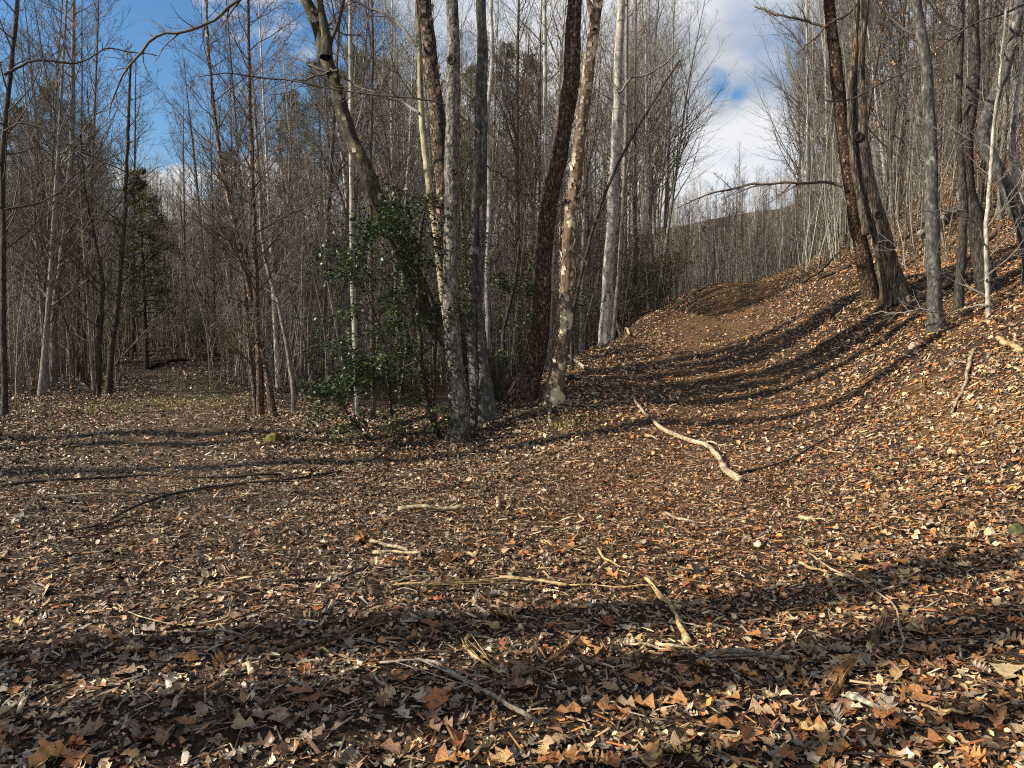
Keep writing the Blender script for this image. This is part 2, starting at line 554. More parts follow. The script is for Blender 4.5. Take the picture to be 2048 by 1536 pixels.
def leaf_mat():
    m, N, L, B = new_mat('oak_leaf')
    oi = N.new('ShaderNodeObjectInfo')
    vec = mapped(N, L, (1, 1, 1))
    n = noise_node(N, L, vec, 5, 5, 0.65)
    r = ramp_node(N, [(.28, (.5, .45, .4)), (.5, (1, 1, 1)), (.72, (1.25, 1.2, 1.1))])
    L.new(n, r.inputs[0])
    mx = N.new('ShaderNodeMix'); mx.data_type = 'RGBA'; mx.blend_type = 'MULTIPLY'; mx.inputs[0].default_value = 1
    L.new(oi.outputs['Color'], mx.inputs[6]); L.new(r.outputs[0], mx.inputs[7])
    L.new(mx.outputs[2], B.inputs['Base Color'])
    B.inputs['Roughness'].default_value = 0.5
    B.inputs['Specular IOR Level'].default_value = 0.4
    b = N.new('ShaderNodeBump'); b.inputs['Distance'].default_value = .04; b.inputs['Strength'].default_value = .5
    L.new(n, b.inputs['Height']); L.new(b.outputs[0], B.inputs['Normal'])
    return m


M_LEAF = leaf_mat()


def ground_mat():
    m, N, L, B = new_mat('forest_floor')
    tc = N.new('ShaderNodeTexCoord')
    v = tc.outputs['Object']
    fine = noise_node(N, L, v, 38, 8, .75)
    r1 = ramp_node(N, [(.34, (.012, .008, .005)), (.50, (.045, .028, .018)), (.62, (.11, .07, .042)), (.74, (.24, .17, .10))])
    L.new(fine, r1.inputs[0])
    at = N.new('ShaderNodeVertexColor'); at.layer_name = 'Col'
    sep = N.new('ShaderNodeSeparateColor'); L.new(at.outputs['Color'], sep.inputs[0])
    # red clay and ochre wood fibre where the old track is worn
    r2 = ramp_node(N, [(.34, (.035, .017, .008)), (.5, (.13, .068, .03)), (.68, (.31, .19, .085))])
    n2 = noise_node(N, L, v, 30, 8, .72); L.new(n2, r2.inputs[0])
    mx = N.new('ShaderNodeMix'); mx.data_type = 'RGBA'
    L.new(sep.outputs[0], mx.inputs[0]); L.new(r1.outputs[0], mx.inputs[6]); L.new(r2.outputs[0], mx.inputs[7])
    # trodden brown mould of the flat track
    r3 = ramp_node(N, [(.34, (.022, .015, .01)), (.5, (.075, .052, .033)), (.68, (.20, .15, .095))])
    L.new(n2, r3.inputs[0])
    mz = N.new('ShaderNodeMix'); mz.data_type = 'RGBA'
    L.new(sep.outputs[1], mz.inputs[0]); L.new(mx.outputs[2], mz.inputs[6]); L.new(r3.outputs[0], mz.inputs[7])
    mx = mz
    L.new(mx.outputs[2], B.inputs['Base Color'])
    B.inputs['Roughness'].default_value = .95
    B.inputs['Specular IOR Level'].default_value = .15
    b = N.new('ShaderNodeBump'); b.inputs['Distance'].default_value = .03; b.inputs['Strength'].default_value = 1
    L.new(fine, b.inputs['Height']); L.new(b.outputs[0], B.inputs['Normal'])
    return m


# ------------------------------------------------------------------ ground
# centre line of the climbing track, in the place
TR = np.array([pt(1150, 1180, 5.0), pt(1330, 950, 8), pt(1450, 800, 11.4), pt(1450, 700, 16), pt(1455, 640, 21), pt(1480, 600, 26), pt(1500, 562, 33)])


def track(x, y):
    cx = np.interp(y, TR[:, 1], TR[:, 0])
    d = np.abs(x - cx)
    return (1 - smooth(d, .5, 2.0)) * smooth(y, 4.5, 8) * (1 - smooth(y, 34, 40))


TL = np.array([(-2.0, 4.5), (-3.2, 7), (-4.6, 10), (-6, 13.5), (-7.2, 17.5), (-8.9, 21), (-11.5, 25), (-16, 30)])


def left_track(x, y):
    cx = np.interp(y, TL[:, 1], TL[:, 0])
    return (1 - smooth(np.abs(x - cx), .5, 1.7)) * smooth(y, 4.5, 7.5) * (1 - smooth(y, 24, 30))


def clay(x, y):
    t = track(x, y)
    n = vnoise(x / .7, y / .7, 11) + .6 * vnoise(x / .25, y / .25, 12)
    bank = smooth(x - .45 * y, .2, .8) * smooth(y, 5, 8) * smooth(n, .05, .28) * .9 * (1 - smooth(y, 30, 40))
    far = smooth(y, 11, 20)
    return np.clip(t * smooth(n, -.25 - .12 * far, .30 - .2 * far) * (.5 + .35 * far) + bank, 0, 1)


gm = MB()
ny, nx = XX.shape
idx = np.arange(ny * nx).reshape(ny, nx)
cc = np.zeros((ny * nx, 3), np.float32)
cc[:, 0] = clay(XX, YY).ravel()
cc[:, 1] = left_track(XX, YY).ravel()
gm.add(np.stack([XX, YY, ZZ], -1).reshape(-1, 3), np.stack([idx[:-1, :-1], idx[:-1, 1:], idx[1:, 1:], idx[1:, :-1]], -1).reshape(-1, 4), cc)
ground = tag(gm.build('ground', ground_mat()), kind='structure')


# ------------------------------------------------------------------ fallen leaves
def oak_outline(r):
    """half outline of a lobed leaf, tip at +y: heights along the midrib, heights of the margin, half widths"""
    lobes = int(r.integers(2, 5))
    ys, yo, w = [0.0], [0.0], [.03]
    for k in range(lobes):
        y0 = (k + .3) / lobes
        env = .46 * math.sin(math.pi * (.22 + .62 * y0))
        a = env * r.uniform(.75, 1.12)
        ys += [y0, y0 + .25 / lobes, (k + .92) / lobes * .96]
        yo += [y0 + .06, y0 + .17 + r.normal(0, .015), (k + .92) / lobes * .98]
        w += [a * .82, a, env * r.uniform(.32, .5)]
    ys += [1.0]; yo += [1.02]; w += [.045]
    return np.array(ys), np.array(yo), np.array(w)


def leaf_shape(kind, r):
    """vertices and triangles of a leaf of unit length lying in xy, curled"""
    yo = None
    if kind == 'oak': ys, yo, w = oak_outline(r)
    elif kind == 'oval': ys = np.array([0, .25, .55, .82, 1]); w = np.array([.02, .24, .30, .18, 0]) * r.uniform(.8, 1.25)
    else: ys = np.array([0, .5, 1]); w = np.array([.18, .32, .1]) * r.uniform(.6, 1.4)
    if yo is None: yo = ys + .12 * w
    n = len(ys)
    jit = lambda: r.normal(0, .02, n)
    mid = np.stack([jit(), ys, np.zeros(n)], 1)
    lf = np.stack([-w + jit() * (w > .05), yo, np.zeros(n)], 1)
    rt = np.stack([w * r.uniform(.8, 1.15) + jit() * (w > .05), yo, np.zeros(n)], 1)
    v = np.concatenate([mid, lf, rt])
    fold, curl, tw = r.normal(.4, .45), r.normal(.4, .8), r.normal(0, .5)
    v[:, 2] = fold * np.abs(v[:, 0]) + curl * (v[:, 1] - .5)**2 + tw * v[:, 0] * (v[:, 1] - .5) + (r.normal(0, .03, 3 * n))
    v[:, 1] -= .5
    v[:, 2] -= v[:, 2].mean()
    f = []
    for k in range(n - 1):
        f += [(k, k + 1, n + k), (k + 1, n + k + 1, n + k), (k + 1, k, 2 * n + k), (2 * n + k + 1, k + 1, 2 * n + k)]
    return v, np.array(f)


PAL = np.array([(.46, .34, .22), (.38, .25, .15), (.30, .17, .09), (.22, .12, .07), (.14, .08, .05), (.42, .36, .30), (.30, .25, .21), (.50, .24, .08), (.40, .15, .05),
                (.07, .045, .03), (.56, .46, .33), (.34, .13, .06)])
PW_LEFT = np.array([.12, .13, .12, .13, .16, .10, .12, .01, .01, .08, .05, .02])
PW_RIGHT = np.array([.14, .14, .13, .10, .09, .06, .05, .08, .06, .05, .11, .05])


def frames(nrm, tilt, r):
    """random orthonormal frames whose z axis is the normal tilted at random"""
    n = len(nrm)
    z = norm(nrm + np.tan(np.abs(r.normal(0, 1, (n, 1))) * tilt) * norm(r.normal(size=(n, 3))))
    a = norm(r.normal(size=(n, 3)))
    x = norm(np.cross(a, z)); y = np.cross(z, x)
    return np.stack([x, y, z], -1)          # columns


def scatter(mb, shapes, xy, size, tilt, lift, r, side):
    n = len(xy)
    nr = tnormal(xy[:, 0], xy[:, 1])
    F = frames(nr, tilt, r)
    z = tz(xy[:, 0], xy[:, 1])
    tl = 1 - F[:, 2, 2]
    base = np.stack([xy[:, 0], xy[:, 1], z + lift * r.random(n) + .25 * size * np.sqrt(np.clip(tl, 0, 1))], 1)
    which = r.integers(0, len(shapes), n)
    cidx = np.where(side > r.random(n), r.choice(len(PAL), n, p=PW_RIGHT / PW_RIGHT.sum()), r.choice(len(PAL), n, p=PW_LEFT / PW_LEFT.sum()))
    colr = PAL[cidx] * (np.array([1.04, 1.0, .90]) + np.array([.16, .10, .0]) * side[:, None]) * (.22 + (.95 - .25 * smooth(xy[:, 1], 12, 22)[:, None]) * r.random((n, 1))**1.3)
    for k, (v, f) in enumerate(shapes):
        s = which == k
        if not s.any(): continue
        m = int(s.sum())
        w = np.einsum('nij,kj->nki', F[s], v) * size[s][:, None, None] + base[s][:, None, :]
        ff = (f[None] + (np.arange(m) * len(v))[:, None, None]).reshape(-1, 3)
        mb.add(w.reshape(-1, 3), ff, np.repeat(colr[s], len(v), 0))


def sample(n, d0, d1, umin=-260, umax=2310, r=rng):
    d = np.sqrt(r.random(n) * (d1**2 - d0**2) + d0**2)
    u = umin + (umax - umin) * r.random(n)
    return np.stack([(u - 1024) / FPX * d, d], 1)


rl = np.random.default_rng(21)
OAK = [leaf_shape('oak', rl) for _ in range(14)]
OVAL = [leaf_shape('oval', rl) for _ in range(14)]
FRAG = [leaf_shape('frag', rl) for _ in range(12)]
CHIP = []
for _ in range(8):
    wdt = rl.uniform(.03, .09)
    v = np.array([(-wdt, -.5, 0), (wdt, -.5, 0), (wdt * .7, .5, .0), (-wdt * .4, .5, 0), (0, 0, wdt * 1.2)]) + rl.normal(0, .012, (5, 3))
    CHIP.append((v, np.array([(0, 1, 4), (1, 2, 4), (2, 3, 4), (3, 0, 4)])))


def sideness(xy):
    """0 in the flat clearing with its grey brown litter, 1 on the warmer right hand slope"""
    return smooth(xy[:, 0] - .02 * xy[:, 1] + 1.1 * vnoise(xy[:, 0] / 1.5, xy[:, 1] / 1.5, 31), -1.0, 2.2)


# the lower edge of the woods in the photograph: nothing stands below it (the clearing and the two tracks)
EDGE_U = [-300, 0, 150, 200, 230, 300, 450, 505, 620, 700, 780, 880, 960, 1100, 1180, 1250, 1330, 1400, 1500, 1560, 1640, 1700, 1800, 1900, 2048, 2350]
EDGE_V = [810, 800, 795, 788, 745, 712, 722, 780, 795, 800, 790, 780, 770, 750, 700, 655, 606, 568, 552, 545, 540, 540, 545, 530, 510, 480]
litter = MB()


def lay(shapes, n, d0, d1, s0, s1, tilt, lift, keep=None):
    xy = sample(n, d0, d1, r=rl)
    if keep is not None: xy = xy[rl.random(len(xy)) < keep(xy)]
    size = s0 + (s1 - s0) * rl.random(len(xy))**1.6
    scatter(litter, shapes, xy, size, tilt, lift, rl, sideness(xy))


worn = lambda q: (1 - .72 * track(q[:, 0], q[:, 1]) * smooth(q[:, 1], 7, 12)) * (1 - .6 * left_track(q[:, 0], q[:, 1]))
wholekeep = lambda q: (1 - .6 * left_track(q[:, 0], q[:, 1])) * (1 - .72 * track(q[:, 0], q[:, 1])) * (.30 + .70 * smooth(np.abs(q[:, 0] - .5 * q[:, 1] + 1.2) + .3 * (q[:, 1] < 5.2), .3, 2.2)) * (1 - .5 * (1 - sideness(q)) * (1 - smooth(q[:, 1], 7, 12)) * smooth(q[:, 1], 3.2, 4.2))
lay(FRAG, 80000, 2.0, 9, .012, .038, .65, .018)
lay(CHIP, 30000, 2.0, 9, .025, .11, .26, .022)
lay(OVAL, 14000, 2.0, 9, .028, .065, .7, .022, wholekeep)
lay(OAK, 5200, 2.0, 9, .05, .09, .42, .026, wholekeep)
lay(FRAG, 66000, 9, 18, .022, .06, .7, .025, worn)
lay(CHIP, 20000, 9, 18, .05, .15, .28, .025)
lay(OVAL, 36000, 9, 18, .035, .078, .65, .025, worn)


def inview(q):
    u, v = pix(np.stack([q[:, 0], q[:, 1], tz(q[:, 0], q[:, 1])], 1))
    return ((u > 1120) | (u < 640)) & (v > np.interp(u, EDGE_U, EDGE_V) - 45) | (u > 1560)


FLAT = []
for _ in range(8):
    w = rl.uniform(.25, .45)
    FLAT.append((np.array([(0, -.5, 0), (w, rl.normal(0, .1), .18), (0, .5, 0), (-w, rl.normal(0, .1), .18)]) + rl.normal(0, .04, (4, 3)), np.array([(0, 1, 2), (0, 2, 3)])))
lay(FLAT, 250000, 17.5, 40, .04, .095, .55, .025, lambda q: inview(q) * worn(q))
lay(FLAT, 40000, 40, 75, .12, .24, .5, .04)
leaf_litter = tag(litter.build('leaf_litter', M_LITTER), kind='stuff')

# the largest single leaves, each a piece of the forest floor
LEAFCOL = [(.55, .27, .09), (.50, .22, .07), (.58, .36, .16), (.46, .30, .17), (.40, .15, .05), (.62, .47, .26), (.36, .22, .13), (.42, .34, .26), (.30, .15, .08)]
leaf_meshes = []
for k in range(12):
    v, f = leaf_shape('oak', rl)
    st = np.array([(-.008, -.68, .02), (.008, -.68, .02), (.01, -.46, v[0, 2]), (-.01, -.46, v[0, 2])])
    b = MB(); b.add(v, f); b.add(st, np.array([(0, 1, 2, 3)]))
    leaf_meshes.append(b.mesh('leaf', M_LEAF))
known_leaves = [(82, 1190, 46, 5), (368, 1328, 56, 1), (444, 1330, 40, 0), (385, 1205, 26, 5), (680, 1394, 44, 2), (880, 1407, 66, 4), (1500, 1432 + 54, 52, 1), (1855, 1497, 58, 1), (1625, 1470, 56, 0),
                (1700, 1330, 62, 2), (1662, 1352, 52, 2), (1378, 1372, 44, 0), (1835, 1400, 50, 1), (2010, 1360, 60, 5), (1455, 1400, 42, 0), (1800, 1130, 34, 1), (170, 1475, 60, 6), (560, 1445, 50, 6),
                (1455, 1500, 46, 0), (1300, 1520, 50, 0), (330, 1480, 44, 6), (100, 1530, 70, 0), (1858, 1310, 34, 0), (1830, 1310, 40, 1), (1900, 1330, 36, 4), (1205, 1310, 34, 2), (1170, 1300, 34, 0), (805, 1365, 40, 1),
                (830, 1290, 36, 0), (860, 1260, 36, 4), (1010, 1240, 44, 2), (980, 1260, 40, 2), (860, 1200, 40, 0), (900, 1125, 36, 1)]
big = [(u, v, w, LEAFCOL[c]) for u, v, w, c in known_leaves]
while len(big) < 290:
    u = rl.uniform(-20, 2070); v = 1536 - 520 * rl.random()**1.7
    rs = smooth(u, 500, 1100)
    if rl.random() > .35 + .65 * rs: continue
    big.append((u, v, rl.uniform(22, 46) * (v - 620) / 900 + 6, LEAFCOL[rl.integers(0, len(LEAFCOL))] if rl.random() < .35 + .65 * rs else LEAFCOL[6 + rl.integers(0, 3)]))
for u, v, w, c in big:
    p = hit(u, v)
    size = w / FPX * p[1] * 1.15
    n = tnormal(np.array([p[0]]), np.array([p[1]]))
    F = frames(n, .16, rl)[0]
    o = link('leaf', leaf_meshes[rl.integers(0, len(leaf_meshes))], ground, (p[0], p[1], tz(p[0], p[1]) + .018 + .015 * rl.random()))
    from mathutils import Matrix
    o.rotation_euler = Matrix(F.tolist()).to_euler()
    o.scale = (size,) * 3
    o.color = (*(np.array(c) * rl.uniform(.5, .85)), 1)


# ------------------------------------------------------------------ trees measured from the photograph
def noisy(P, amp, r):
    k = r.normal(0, amp, P.shape); k = (k + np.roll(k, 1, 0) + np.roll(k, -1, 0)) / 3
    k[0] = 0
    return P + k


def pixel_path(path, d, dd=0.0, dlean=0.0):
    """world points of a list of (u, v, width px): base first"""
    a = np.array(path, float)
    t = np.linspace(0, 1, len(a))
    ds = d + dlean * t
    P = pt(a[:, 0], a[:, 1], ds)
    R = a[:, 2] / 2 / FPX * ds
    return P, R


TWIG_TONE = {'dark': (.085, .07, .058), 'grey': (.17, .15, .13), 'pale': (.27, .245, .21), 'red': (.10, .072, .058), 'brown': (.14, .105, .08)}


def crown(mb, P, R, r, k1=16, t0=.35, len1=.22, fine=1.0, ang=(40, 70), up=.07, twigs=True):
    P1, R1 = sprout(P[None], R[None], k1, t0, .98, lambda t, L: L * len1 * (1.15 - t)**.7, ang, up, .13, 8, .36, r, rmin=.005)
    tubes(mb, P1, R1, 5, r=r)
    P2, R2 = sprout(P1, R1, max(2, int(7 * fine)), .12, 1, lambda t, L: L * .45 * (1.2 - t), (30, 60), up * .8, .16, 6, .5, r, rmin=.0035)
    tubes(mb, P2, R2, 4, r=r)
    if twigs:
        P3, R3 = sprout(P2, R2, max(2, int(5 * fine)), .12, 1, lambda t, L: L * .55 * (1.2 - t), (25, 60), up * .6, .16, 4, .6, r, rmin=.0026)
        tubes(mb, P3, R3, 3, r=r)
    return P1, R1, P2, R2


HERO = []


def hero(name, label, cat, stems, d, mat, seed, total=13.0, tone='grey', k1=16, t0=.45, len1=.2, flare=.45, dlean=0.3, branches=(), group=None, flakes=None, rough=.05, fine=1.0, knots=(), sides=18):
    """a tree whose stems follow pixel paths of the photograph; the part above the frame is grown on"""
    r = np.random.default_rng(seed)
    base = None
    cb = MB()
    parts = []
    for q, path in enumerate(stems):
        P, R = pixel_path(path, d, dlean=dlean)
        if q == 0 or path[0][1] > 560 and abs(path[0][0] - stems[0][0][0]) < 40:
            g = tz(P[0, 0], P[0, 1])
            if P[0, 2] > g - .03:
                P = np.concatenate([[[P[0, 0], P[0, 1], g - .12]], P]); R = np.concatenate([[R[0]], R])
            else: P[0, 2] = min(P[0, 2], g - .1)
        if base is None: base = P[0] + np.array([0, 0, .1])
        if total and path[-1][1] < 40 and P[-1, 2] < total:      # grow on above the frame
            dirn = norm(P[-1] - P[-2]); h = total - P[-1, 2]
            ext, er = [], []
            p = P[-1]
            for s in range(1, 6):
                dirn = norm(dirn + np.array([0, 0, .12]) + r.normal(0, .05, 3))
                p = p + dirn * h / 5; ext.append(p); er.append(R[-1] * (1 - .85 * s / 5))
            P = np.concatenate([P, ext]); R = np.concatenate([R, er])
        n = 64
        Pn, Rn = resample(P, R, n)
        Pn = noisy(Pn, Rn.mean() * .22, r)
        h = Pn[:, 2] - Pn[0, 2]
        tb = MB()
        tubes(tb, Pn - base, Rn, sides, rough=rough, r=r, roots=(flare * 1.25 if q == 0 else .15) * np.exp(-np.maximum(h - .08, 0) / (.10 + 1.1 * Rn[0])))
        parts.append((tb, Pn, Rn))
        crown(cb, Pn - base, Rn, r, k1=k1, t0=t0, len1=len1, fine=fine)
    for b in branches:
        P, R = pixel_path(b, d, dlean=dlean * .5)
        R = R * .72
        depth = np.linspace(0, r.uniform(-.5, .8), len(P)); P = P + np.stack([0 * depth, depth, 0 * depth], 1) * 1.0
        Pn, Rn = resample(P - base, R, 26)
        Pn = noisy(Pn, .028, r)
        tubes(cb, Pn, np.maximum(Rn, .003), 6, rough=.12, r=r)
        P2, R2 = sprout(Pn[None], Rn[None], 16, .25, 1, lambda t, L: L * .22 * (1.3 - t), (25, 60), .03, .12, 6, .6, r, rmin=.0025)
        tubes(cb, P2, R2, 4, r=r)
        P3, R3 = sprout(P2, R2, 3, .2, 1, lambda t, L: L * .5 * (1.2 - t), (25, 60), .03, .14, 4, .65, r, rmin=.0018)
        tubes(cb, P3, R3, 3, r=r)
    o = thing(name, base, label, cat, group)
    for k, (tb, Pn, Rn) in enumerate(parts):
        ob = tb.build('trunk', mat, o)
        ob.color = (*{'pale': (.55, .52, .46), 'grey': (.30, .28, .25), 'brown': (.17, .135, .105), 'dark': (.085, .07, .058), 'red': (.2, .12, .08)}[tone], 1)
    cr = cb.build('crown', M_TWIG, o)
    cr.color = (*TWIG_TONE[tone], 1)
    # dark knots and branch scars
    for (u, v, w) in knots:
        Pn, Rn = parts[0][1], parts[0][2]
        uu, vv = pix(Pn); k = int(np.argmin(np.abs(vv - v)))
        p = Pn[k] + np.array([(u - uu[k]) / FPX * d, -Rn[k] * .93, 0])
        s = w / 2 / FPX * d
        a = np.linspace(0, 2 * math.pi, 10, endpoint=False)
        ring = lambda m, y: np.stack([np.cos(a) * s * m, np.full(10, y), np.sin(a) * s * m * 1.15], 1)
        kb = MB()
        V = np.concatenate([ring(1.25, .5 * s), ring(1.0, -.35 * s), ring(.6, -.2 * s), ring(.1, .15 * s)])
        f = [(i * 10 + j, i * 10 + (j + 1) % 10, (i + 1) * 10 + (j + 1) % 10, (i + 1) * 10 + j) for i in range(3) for j in range(10)]
        kb.add(V * r.uniform(.9, 1.1, V.shape) + (p - base), f)
        kb.build('knot', M_DARK, o)
    if flakes:
        nf, size, colr = flakes
        fb = MB()
        for tb, Pn, Rn in parts[:1]:
            m = Pn[:, 2] - Pn[0, 2] < 8.5
            kk = r.integers(1, max(3, m.sum() - 1), nf); a = r.random(nf) * 2 * math.pi
            out = np.stack([np.cos(a), np.sin(a), np.zeros(nf)], 1)
            p = Pn[kk] + (Pn[kk - 1] - Pn[kk]) * r.random((nf, 1)) - base + out * (Rn[kk] * 1.0)[:, None]
            tang = np.stack([-np.sin(a), np.cos(a), np.zeros(nf)], 1)
            s = size * r.uniform(.5, 1.5, (nf, 1))
            upv = np.array([0, 0, 1.0])
            c = [p - tang * s * .5, p + tang * s * .5, p + tang * s * .5 + upv * s + out * s * .25, p - tang * s * .5 + upv * s + out * s * .25, p + upv * s * 1.5 + out * s * .75]
            V = np.stack(c, 1).reshape(-1, 3)
            b0 = (np.arange(nf) * 5)[:, None]
            F4 = np.concatenate([b0 + np.array([[0, 1, 2]]), b0 + np.array([[0, 2, 3]]), b0 + np.array([[3, 2, 4]])])
            fb.add(V, F4, np.repeat(np.array(colr)[None] * r.uniform(.5, 1.3, (nf, 1)), 5, 0))
        tag(fb.build('bark_flakes', M_LITTER, o), kind='stuff')
    HERO.append(o)
    return o


hero('leaning_tree', 'dark leaning forked tree with mossy patches, rising left out of the central clump', 'tree',
     [[(1005, 790, 56), (975, 728, 48), (888, 672, 39), (850, 605, 35), (805, 500, 32), (745, 375, 30), (692, 240, 27), (660, 135, 25), (640, 62, 23), (612, 0, 20)],
      [(652, 115, 22), (650, 60, 17), (642, 20, 15), (634, -10, 14)]],
     12.0, M_LEAN, 101, total=11, tone='brown', k1=14, t0=.5, len1=.3, flare=.2, flakes=(90, .05, (.5, .45, .33)),
     branches=[[(600, -60, 16), (475, 0, 9), (430, 45, 8.5), (375, 66, 8), (316, 80, 7), (276, 120, 6), (250, 160, 5), (233, 212, 4), (230, 232, 3)],
               [(676, 140, 7), (650, 143, 6), (600, 150, 5), (560, 165, 3)]])
hero('cream_sapling_tree', 'slim cream barked tree with long arching branch, behind the holly', 'tree',
     [[(918, 795, 18), (890, 600, 16), (866, 420, 14), (853, 330, 13), (846, 250, 12), (839, 120, 11), (836, 0, 10)]],
     11.7, M_CREAM, 102, total=11, tone='pale', k1=12, t0=.5,
     branches=[[(839, 226, 7), (805, 202, 6.5), (747, 174, 6), (679, 140, 5), (600, 105, 4), (540, 70, 3)],
               [(836, 92, 9), (791, 44, 8), (754, 20, 7), (716, 3, 6), (640, -20, 4)]])
hero('shaggy_tree', 'brown tree with shaggy curling bark, close behind the grey lichen trunk', 'tree',
     [[(936, 800, 36), (905, 620, 32), (888, 420, 30), (876, 250, 28), (862, 110, 27), (852, 0, 25)]],
     11.6, M_BROWN, 103, total=14, tone='brown', flakes=(340, .05, (.36, .25, .18)))
hero('grey_tree', 'pale grey lichen mottled trunk at the front of the central clump', 'tree',
     [[(918, 884, 40), (913, 800, 37), (906, 700, 34), (902, 580, 32), (903, 450, 30), (901, 330, 28), (905, 200, 27), (907, 90, 25), (906, 0, 23)]],
     10.3, M_GREY, 104, total=13, tone='grey', k1=14, t0=.55, flare=.25, rough=.025, knots=[(904, 136, 17), (910, 336, 11), (900, 643, 9), (908, 505, 9)])
hero('double_grey_tree', 'mottled grey tree with one dark and one light stem, inside the central clump', 'tree',
     [[(972, 806, 40), (968, 745, 24), (958, 660, 19), (957, 560, 18), (963, 440, 17), (967, 280, 16), (968, 120, 15), (966, 0, 14)],
      [(952, 812, 26), (945, 700, 20), (944, 560, 18), (950, 420, 17), (957, 260, 15), (960, 100, 13), (958, 0, 12)]],
     11.0, M_GREY2, 105, total=12, tone='dark', k1=12, t0=.5,
     branches=[[(960, 266, 7), (935, 240, 6.5), (890, 206, 6), (790, 187, 5.5), (697, 172, 5), (560, 148, 4.5), (470, 132, 4), (386, 135, 3)],
               [(968, 330, 4), (1010, 345, 3.5), (1060, 380, 3)]])
hero('slim_spotted_tree', 'slim white spotted stem just right of the central clump', 'tree',
     [[(976, 700, 9), (974, 560, 9), (978, 400, 8.5), (974, 250, 8), (984, 120, 8), (982, 0, 7)]],
     14.5, M_BIRCH, 106, total=11, tone='pale', k1=10, flare=.2)
hero('brown_tree', 'thick brown scaly trunk curving up from a dark flared base', 'tree',
     [[(1035, 808, 62), (1058, 745, 46), (1076, 680, 40), (1083, 570, 36), (1092, 450, 35), (1112, 330, 34), (1135, 215, 33), (1146, 100, 31), (1151, 0, 29)]],
     11.4, M_BROWN, 107, total=15, tone='brown', k1=12, t0=.55, flare=.25, flakes=(160, .022, (.33, .24, .17)))
hero('peeling_tree', 'peeling trunk with cream patches and curled bark, forked near its top', 'tree',
     [[(1100, 812, 40), (1112, 755, 32), (1126, 680, 28), (1132, 590, 27), (1139, 455, 25), (1147, 400, 24), (1156, 330, 23), (1166, 225, 22), (1182, 105, 22), (1196, 0, 19)],
      [(1190, 60, 10), (1180, 20, 9), (1174, -12, 8)]],
     11.1, M_SYC, 108, total=12, tone='brown', k1=12, t0=.55, flare=.25, flakes=(420, .045, (.55, .46, .36)),
     branches=[[(1142, 402, 8), (1128, 405, 8), (1122, 412, 4)], [(1150, 395, 7), (1172, 388, 6), (1182, 382, 5)],
               [(1146, 460, 7), (1152, 500, 6), (1166, 520, 5), (1178, 545, 4)]])
hero('birch_tree', 'pale ringed birch on the edge between gully and climbing track', 'tree',
     [[(1208, 690, 26), (1212, 620, 23), (1217, 540, 21), (1223, 430, 20), (1231, 290, 18), (1236, 180, 17), (1241, 60, 16), (1243, 0, 15)]],
     15.5, M_BIRCH, 109, total=15, tone='pale', k1=14, t0=.5, flare=.15, rough=.02,
     branches=[[(1236, 185, 7), (1262, 160, 6), (1300, 150, 5), (1350, 110, 4)], [(1234, 180, 7), (1218, 150, 6), (1205, 110, 5), (1190, 60, 4)]])
hero('slim_pale_tree', 'slim straight pale stem left of the curving brown trunk', 'tree',
     [[(1088, 640, 9), (1090, 520, 9), (1091, 400, 8.5), (1090, 200, 8), (1090, 0, 7)]], 16.5, M_BIRCH, 110, total=13, tone='pale', k1=14, flare=.2)
hero('slim_crooked_tree', 'slender grey stem standing beside the pale ringed birch', 'tree',
     [[(1226, 680, 8), (1238, 540, 8), (1246, 400, 7), (1252, 250, 7), (1254, 0, 6)]], 15.9, M_FILL, 111, total=11, tone='grey', k1=12, flare=.2)
hero('leafy_thin_tree', 'long thin leaning sapling crossing in front of the pale ringed birch', 'sapling',
     [[(1145, 640, 7), (1165, 540, 6), (1195, 430, 6), (1240, 320, 5), (1300, 215, 4), (1360, 120, 3.5)]], 13.4, M_DARK, 112, total=0, tone='dark', k1=8, flare=.1)

# ---- bank on the right
hero('red_barked_tree', 'reddish brown scaly tree leaning left, with long arched branch over the track', 'tree',
     [[(1742, 585, 32), (1731, 530, 29), (1718, 460, 27), (1703, 380, 26), (1690, 300, 25), (1678, 200, 24), (1668, 100, 22), (1660, 0, 20)]],
     13.4, M_REDBROWN, 113, total=14, tone='brown', k1=14, flare=.2, flakes=(220, .03, (.40, .29, .21)),
     branches=[[(1686, 372, 9), (1668, 362, 8), (1640, 357, 8), (1553, 358, 7), (1480, 370, 5.5), (1416, 384, 4), (1380, 400, 3)],
               [(1654, 55, 8), (1606, 27, 7), (1556, 0, 6), (1530, -20, 5)],
               [(1735, -10, 7), (1690, 31, 6.5), (1649, 55, 6), (1610, 95, 4.5), (1580, 121, 3.5)]])
hero('split_tree', 'big grey ridged trunk with a dead split stem, on the bank by the track', 'tree',
     [[(1793, 604, 46), (1785, 575, 43), (1772, 520, 40), (1757, 455, 37), (1740, 385, 33), (1727, 310, 29), (1718, 220, 25), (1719, 110, 23), (1728, 0, 21)],
      [(1732, 470, 14), (1720, 395, 14), (1707, 320, 13), (1702, 200, 13), (1708, 100, 12), (1713, 0, 11)]],
     13.0, M_RIDGED, 114, total=14, tone='brown', k1=14, flare=.22, knots=[(1748, 433, 13), (1712, 273, 15)])
hero('dark_grey_tree', 'straight dark grey banded trunk standing foremost on the right bank', 'tree',
     [[(1876, 668, 33), (1871, 620, 27), (1867, 520, 26), (1866, 420, 26), (1864, 330, 24), (1858, 220, 22), (1848, 90, 21), (1832, 0, 19)]],
     11.0, M_GREY2, 115, total=11, tone='dark', k1=14, t0=.45, flare=.25, rough=.02)
